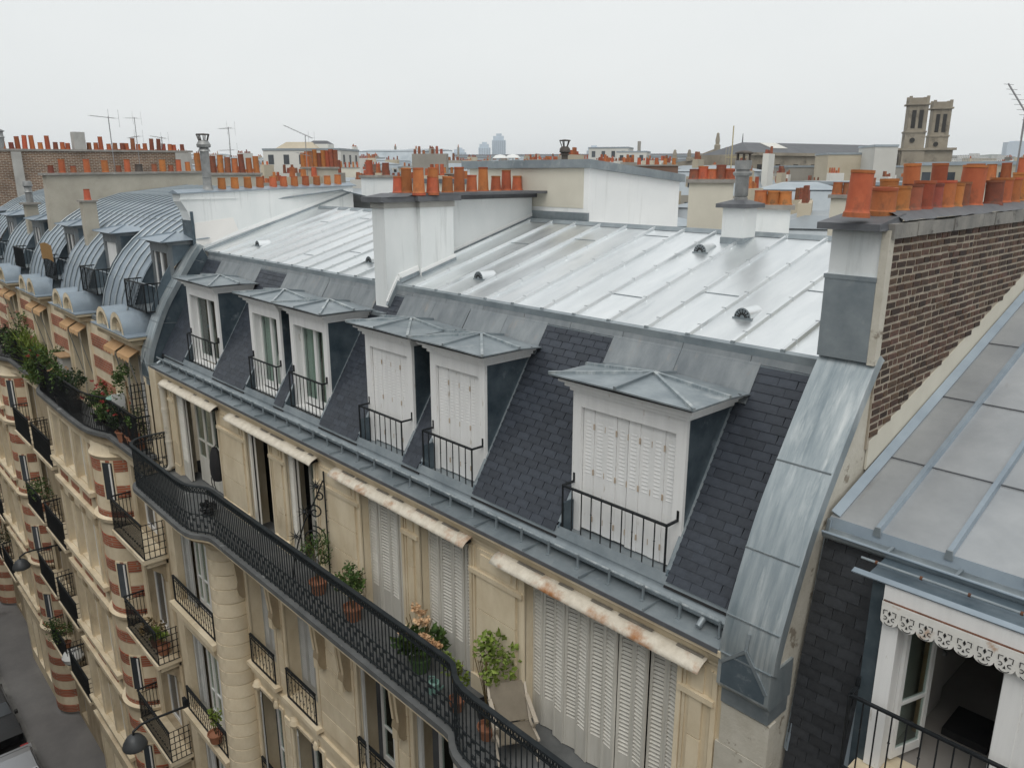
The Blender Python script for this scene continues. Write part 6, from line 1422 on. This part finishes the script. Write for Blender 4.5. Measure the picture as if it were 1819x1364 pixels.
# station hall
D = 450; ca = spot(1150, D); cb = spot(1262, D); t = thing('station_hall', 'long dark railway station hall with statue crowned gable', 'building', (*cb, GZ))
a = Vector((*ca, 0)); b = Vector((*cb, 0)); dv_ = (b - a).normalized(); nn = Vector((-dv_.y, dv_.x, 0)) 
if nn.dot(a) < 0: nn = -nn
m = MB(); e0 = a - dv_ * 170; P = [e0, b, b + nn * 40, e0 + nn * 40]; z0, z1 = zat(291, D, 1200), zat(272, D, 1200)
m.add([(p.x, p.y, GZ) for p in P] + [(p.x, p.y, z0) for p in P] + [(p.x + nn.x * s, p.y + nn.y * s, z1) for p, s in zip(P, (14, 14, -14, -14))], [(0, 1, 5, 4), (1, 2, 6, 5), (2, 3, 7, 6), (3, 0, 4, 7)]); m.part('wall', 'wall_far_grey', t)
m = MB(); m.add([(p.x, p.y, z0) for p in P] + [(p.x + nn.x * s, p.y + nn.y * s, z1) for p, s in zip(P, (14, 14, -14, -14))], [(0, 1, 5, 4), (1, 2, 6, 5), (2, 3, 7, 6), (3, 0, 4, 7), (4, 5, 6, 7)]); m.part('roof', 'roof_slate_far', t)
for k in range(3): z = z0 + (z1 - z0) * (.25 + .25 * k); m = MB(); q = nn * (14 * (.25 + .25 * k) - .5); m.bar(Vector((e0.x, e0.y, z)) + q, Vector((b.x, b.y, z)) + q, 1.2, .8); m.part('roof_band', 'zinc_far', t)
gc = Vector((*spot(1272, D - 6), 0)); G_ = lambda u, z: (gc.x + dv_.x * u, gc.y + dv_.y * u, z)
W2 = 23; zb, ze, zp = zat(330, D, 1270), zat(285, D, 1270), zat(268, D, 1270)
m = MB(); m.prism([G_(-W2, GZ), G_(W2, GZ), G_(W2, ze - 1.5), G_(W2 * .62, ze), G_(0, zp), G_(-W2 * .62, ze), G_(-W2, ze - 1.5)], nn * 5); m.part('gable', 'church_stone', t)
for s in (-1, 1): m = MB(); m.bar(Vector(G_(0, zp + .6)) - nn * .3, Vector(G_(s * W2 * .68, ze - .4)) - nn * .3, 2, 1.2); m.part('gable_cornice', 'church_stone', t)
for u in (-W2 * .95, -W2 * .62, W2 * .62, W2 * .95, 0):
    zq = zp if u == 0 else ze - .5; h = 9 if u == 0 else 6; m = MB(); m.lathe(G_(u, zq), [(1.6, 0), (1.6, h * .3), (1.0, h * .35), (1.2, h * .6), (.8, h * .8), (.7, h * .95), (0, h)], 8); m.part('statue', 'church_stone', t, True)
m = MB(); m.prism([tuple(Vector(G_(9 * math.cos(math.pi * k / 10), ze - 9 + 9 * math.sin(math.pi * k / 10))) - nn * .2) for k in range(11)], nn * .15); m.part('arched_window', 'pane_far', t)
# church with twin towers
D = 350; t = thing('church', 'stone church with twin square belfry towers and long slate nave roof', 'church', (*spot(1640, D), GZ))
c0 = Vector((*spot(1619, D - 8), 0)); c1 = Vector((*spot(1660, D + 4), 0)); rot = math.atan2((c1 - c0).y, (c1 - c0).x); rot = R(30)
def tower(px, D, top, wpx):
    c = spot(px, D); w_ = wpx / FPX * D * .71; h = w_ / 2; P = lambda py: zat(py, D, px)
    T0, T1, T2, T3 = top, top + 12, top + 64, top + 95
    lbox(MB(), c, rot, -h * 1.12, h * 1.12, -h * 1.12, h * 1.12, GZ, P(T3)).part('tower_base', 'church_stone', t)
    lbox(MB(), c, rot, -h * 1.22, h * 1.22, -h * 1.22, h * 1.22, P(T3), P(T3 - 4)).part('tower_cornice', 'church_stone', t)
    lbox(MB(), c, rot, -h, h, -h, h, P(T3 - 4), P(T2)).part('tower_stage', 'church_stone', t); lbox(MB(), c, rot, -h * 1.08, h * 1.08, -h * 1.08, h * 1.08, P(T2), P(T2 - 3)).part('tower_cornice', 'church_stone', t)
    lbox(MB(), c, rot, -h * .94, h * .94, -h * .94, h * .94, P(T2 - 3), P(T1 + 3)).part('belfry', 'church_stone', t); lbox(MB(), c, rot, -h * 1.15, h * 1.15, -h * 1.15, h * 1.15, P(T1 + 3), P(T1)).part('tower_cornice', 'church_stone', t)
    lbox(MB(), c, rot, -h * .92, h * .92, -h * .92, h * .92, P(T1), P(T0 + 2)).part('parapet', 'church_stone', t)
    for u in (-1, 1):
        for v in (-1, 1): lbox(MB(), c, rot, u * h * .85 - .5, u * h * .85 + .5, v * h * .85 - .5, v * h * .85 + .5, P(T1), P(T0 - 1)).part('pinnacle', 'church_stone', t)
    for ax in range(2):
        for u in (-.36, .36):
            a, b = (u - .2) * h, (u + .2) * h
            q = (a, b, -h * .97, -h * .9) if ax == 0 else (h * .9, h * .97, a, b); lbox(MB(), c, rot, *q, P(T2 - 8), P(T1 + 12)).part('belfry_opening', 'room_dark', t)
        for u in (-.75, 0, .75): 
            a, b = (u - .1) * h, (u + .1) * h; q = (a, b, -h * 1.0, -h * .9) if ax == 0 else (h * .9, h * 1.0, a, b); lbox(MB(), c, rot, *q, P(T2 - 3), P(T1 + 3)).part('pilaster', 'church_stone', t)
    ca_, sa_ = math.cos(rot), math.sin(rot); pc = Vector((c[0] + h * 1.0 * sa_ - h * .25 * ca_, c[1] - h * 1.0 * ca_ - h * .25 * sa_, P(T2 + 13))); MB().cyl(pc, pc + Vector((sa_, -ca_, 0)) * .3, h * .26, n=14).part('clock', 'room_dark', t)
tower(1616, D - 6, 173, 39); tower(1658, D + 6, 180, 36)
lbox(MB(), spot(1634, D + 2), rot, -9, 9, -9, 9, GZ, zat(268, D, 1640)).part('front_block', 'church_stone', t); lbox(MB(), spot(1634, D + 2), rot, -10, 10, -10, 10, zat(268, D, 1640), zat(264, D, 1640)).part('front_cornice', 'church_stone', t)
a = Vector((*spot(1600, D - 2), 0)); b = Vector((*spot(1332, D - 60), 0)); dv_ = (b - a).normalized(); nn = Vector((-dv_.y, dv_.x, 0)); nn = nn if nn.dot(a) > 0 else -nn
L_ = (b - a).length; z0, z1 = zat(276, D - 30, 1470), zat(254, D - 30, 1470); P = [a, b, b + nn * 26, a + nn * 26]
m = MB(); m.add([(p.x, p.y, GZ) for p in P] + [(p.x, p.y, z0) for p in P], [(0, 1, 5, 4), (1, 2, 6, 5), (2, 3, 7, 6)]); m.part('nave_wall', 'church_stone', t)
r0 = a + nn * 13; r1 = b + nn * 13 - dv_ * 8
m = MB(); m.add([(a.x, a.y, z0), (b.x, b.y, z0), (P[2].x, P[2].y, z0), (P[3].x, P[3].y, z0), (r0.x, r0.y, z1), (r1.x, r1.y, z1)], [(0, 1, 5, 4), (1, 2, 5), (2, 3, 4, 5)]); m.part('nave_roof', 'roof_slate_far', t)
m = MB(); m.bar(Vector((a.x, a.y, z0)) - nn * .4, Vector((b.x, b.y, z0)) - nn * .4, 1.2, 1.0); m.part('nave_cornice', 'church_stone', t)
for k in range(9):
    p = a.lerp(b, (k + .5) / 9) - nn * .15; m = MB(); m.bar(Vector((p.x, p.y, z0 - 5.2)), Vector((p.x, p.y, z0 - 3.4)), .3, 2.0, dv_); m.part('nave_window', 'room_dark', t)
p = a.lerp(b, .80) + nn * 6; q = a.lerp(b, .70) + nn * 6; zz = z0 + (z1 - z0) * 6 / 13
m = MB(); m.slab([(p.x, p.y, zz + .3), (q.x, q.y, zz + .3), (q.x + nn.x * 6, q.y + nn.y * 6, zz + .3 + (z1 - z0) * 6 / 13), (p.x + nn.x * 6, p.y + nn.y * 6, zz + .3 + (z1 - z0) * 6 / 13)], .2); m.part('skylight', 'wall_far_white', t)
MB().cyl((r1.x, r1.y, z1), (r1.x, r1.y, z1 + 3), .25, .1, 6).part('finial', 'roof_slate_far', t)
# blocks standing in front of the church
block(1500, 170, 26, 12, zat(298, 170, 1500), R(48), 2, 3, True, 'grey blind walled block in front of the nave', wins=False); block(1556, 150, 3.6, 8, zat(263, 150, 1500), R(42), 1, 3, True, 'tall blind white party wall block in front of the church', wins=False); block(1502, 155, 8.5, 8, zat(276, 155, 1500), R(42), 0, 3, True, 'cream blind walled block in front of the nave', wins=False)
# distant hill with slab block
m = MB(); n = 24; V = []; D = 2900
for k in range(n + 1):
    px = 1560 + k * 22; h = zat(276 - 13 * math.exp(-((px - 1800) / 90) ** 2) + 2 * math.sin(k * 1.3), D, px); x, y = spot(px, D); x2, y2 = spot(px, D + 900); V += [(x, y, GZ - .5), (x, y, h * .55), (x2, y2, h), (x2 * 1.2, y2 * 1.2, GZ - .5)]
m.add(V, [(4 * k + j, 4 * k + 4 + j, 4 * k + 5 + j, 4 * k + 1 + j) for k in range(n) for j in range(3)]); m.struct('hill', 'hill_far')
random.seed(5)
for k in range(34):
    px = random.uniform(1640, 1880); D = random.uniform(1000, 2750); w_ = random.uniform(18, 50); py = random.uniform(276, 293) - 6 * (D - 1000) / 1750
    block(px, D, w_, 14, zat(py, D, px), R(47 + jit(30)), random.choice([0, 1, 1, 2]), 3, True)
x, y = spot(1802, 2880); t = thing('slab_block', 'large pale slab block on top of the distant hill', 'building', (x, y, GZ)); lbox(MB(), (x, y), YAW, -38, 42, -12, 12, GZ, zat(253, 2880, 1802)).part('wall', 'tower_haze', t); lbox(MB(), (x, y), YAW, -20, 30, -12, 12, zat(253, 2880, 1802), zat(251, 2880, 1802)).part('roof', 'tower_haze', t)
for k in range(30):
    px = random.uniform(-60, 1650); D = random.uniform(800, 2000); block(px, D, random.uniform(18, 40), 14, zat(random.uniform(277, 291), D, px), R(47 + jit(40)), random.choice([0, 1, 2]), 4, random.random() < .5)
# near chimney walls behind the ridge
def stack(px0, px1, D, py, pots, lab, wall='render_cream', ph=.42, zbase=-6, th=.5):
    x0, y0 = spot(px0, D); x1, y1 = spot(px1, D); z = zat(py, D, px0); t = thing('chimney_wall', lab, 'chimney', (x0, y0, GZ)); a = Vector((x0, y0, 0)); b = Vector((x1, y1, 0)); d = (b - a).normalized(); nn = Vector((-d.y, d.x, 0)); nn = nn if nn.dot(a) > 0 else -nn
    MB().prism([(a.x, a.y, GZ), (b.x, b.y, GZ), (b.x, b.y, z), (a.x, a.y, z)], nn * th * (1 if th < 1 else 1)).part('wall', wall, t)
    a2, b2 = a - d * .08 - nn * .08, b + d * .08 - nn * .08; MB().prism([(a2.x, a2.y, z), (b2.x, b2.y, z), (b2.x, b2.y, z + .09), (a2.x, a2.y, z + .09)], nn * (th + .16)).part('cap', 'stone_grey', t)
    for k in range(pots): p = a.lerp(b, (k + .5) / pots) + nn * th / 2; pot(t, p.x, p.y, z + .09, ph * random.uniform(.8, 1.15), .14, random.choice(['terracotta', 'terracotta', 'terracotta_ochre', 'terracotta_dark']), .04, .88)
    return t
stack(1226, 1306, 21, 325, 5, 'cream chimney wall with five squat pots behind the ridge', ph=.30)
stack(1345, 1412, 17.5, 372, 3, 'low white chimney wall with orange pots behind the small chimney', 'render_white', .30)
stack(1482, 1560, 24, 352, 4, 'cream chimney wall half hidden behind the brick wall', ph=.4)
stack(345, 462, 38, 311, 9, 'chimney wall crowded with tall red pots beyond the white party wall', 'render_grey', .75)
stack(535, 600, 44, 300, 9, 'dark chimney wall with tight row of deep red pots', 'render_grey', .8)
stack(640, 700, 30, 316, 2, 'white wall with two separate orange pots', 'render_white', .55)
stack(1750, 1830, 26, 330, 3, 'cream chimney wall with ochre pots behind the brick wall', ph=.6)
random.seed(33)
for k in range(40):
    px = 600 + k * 31 + jit(20); D = random.uniform(50, 170) if px < 1150 else random.uniform(95, 210); w_ = random.uniform(1.6, 3.6); dp = w_ / D * FPX; py = 305 + random.uniform(-14, 14) if px < 1150 else 322 + random.uniform(0, 30)
    n_ = int(w_ / .55); wl = random.choice(['render_grey', 'render_cream', 'wall_far_brick', 'render_white']); lab = '%s chimney wall with %d pots among the roofs beyond' % ({'render_grey': 'grey', 'render_cream': 'cream', 'wall_far_brick': 'brown', 'render_white': 'white'}[wl], n_)
    t = stack(px, px + dp, D, py, n_, lab, wl, random.choice([.45, .6, .8])); t['group'] = 'chimney walls: ' + lab
# unseen row behind the viewpoint, raised, brought nearer and darkened to shade the street
t = thing('opposite_building', 'unseen apartment row with zinc mansard across the street, built tall and dark to shade it', 'building', (-20, -9, GZ))
hh = [(x_, x_ + 1.2, f, f + 2.1) for x_ in [-118 + 2.6 * k for k in range(55)] for f in (-21.5, -18, -14.9, -11.8, -8.7, -6.2)]
MB().wall(lambda u, v, d: (u, -6.6 - d, v), -120, 28, GZ, -2.5, hh, .3).part('wall', 'stone_opposite', t)
MB().quad((-120, -6.85, GZ), (28, -6.85, GZ), (28, -6.85, -2.5), (-120, -6.85, -2.5)).part('panes', 'pane_far', t)
m = MB(); m.prism([(-120, -6.3, -2.5), (-120, -7.8, .4), (-120, -16, 1.2), (-120, -17, -2.5)], (148, 0, 0)); m.part('roof', 'zinc_blue', t)
# ---------------------------------------------------------------- haze
hz = MB().box(-5050, 5050, -5050, 5050, GZ - 1, 170)
ho = hz.struct('haze', 'cable', 'stuff'); hm = bpy.data.materials.new('haze'); hm.use_nodes = True; n = hm.node_tree.nodes; n.clear()
o_ = n.new('ShaderNodeOutputMaterial'); pv = n.new('ShaderNodeVolumePrincipled'); pv.inputs['Color'].default_value = (.93, .965, 1, 1); pv.inputs['Density'].default_value = .00013; pv.inputs['Anisotropy'].default_value = .1
hm.node_tree.links.new(pv.outputs[0], o_.inputs['Volume']); ho.data.materials.clear(); ho.data.materials.append(hm)
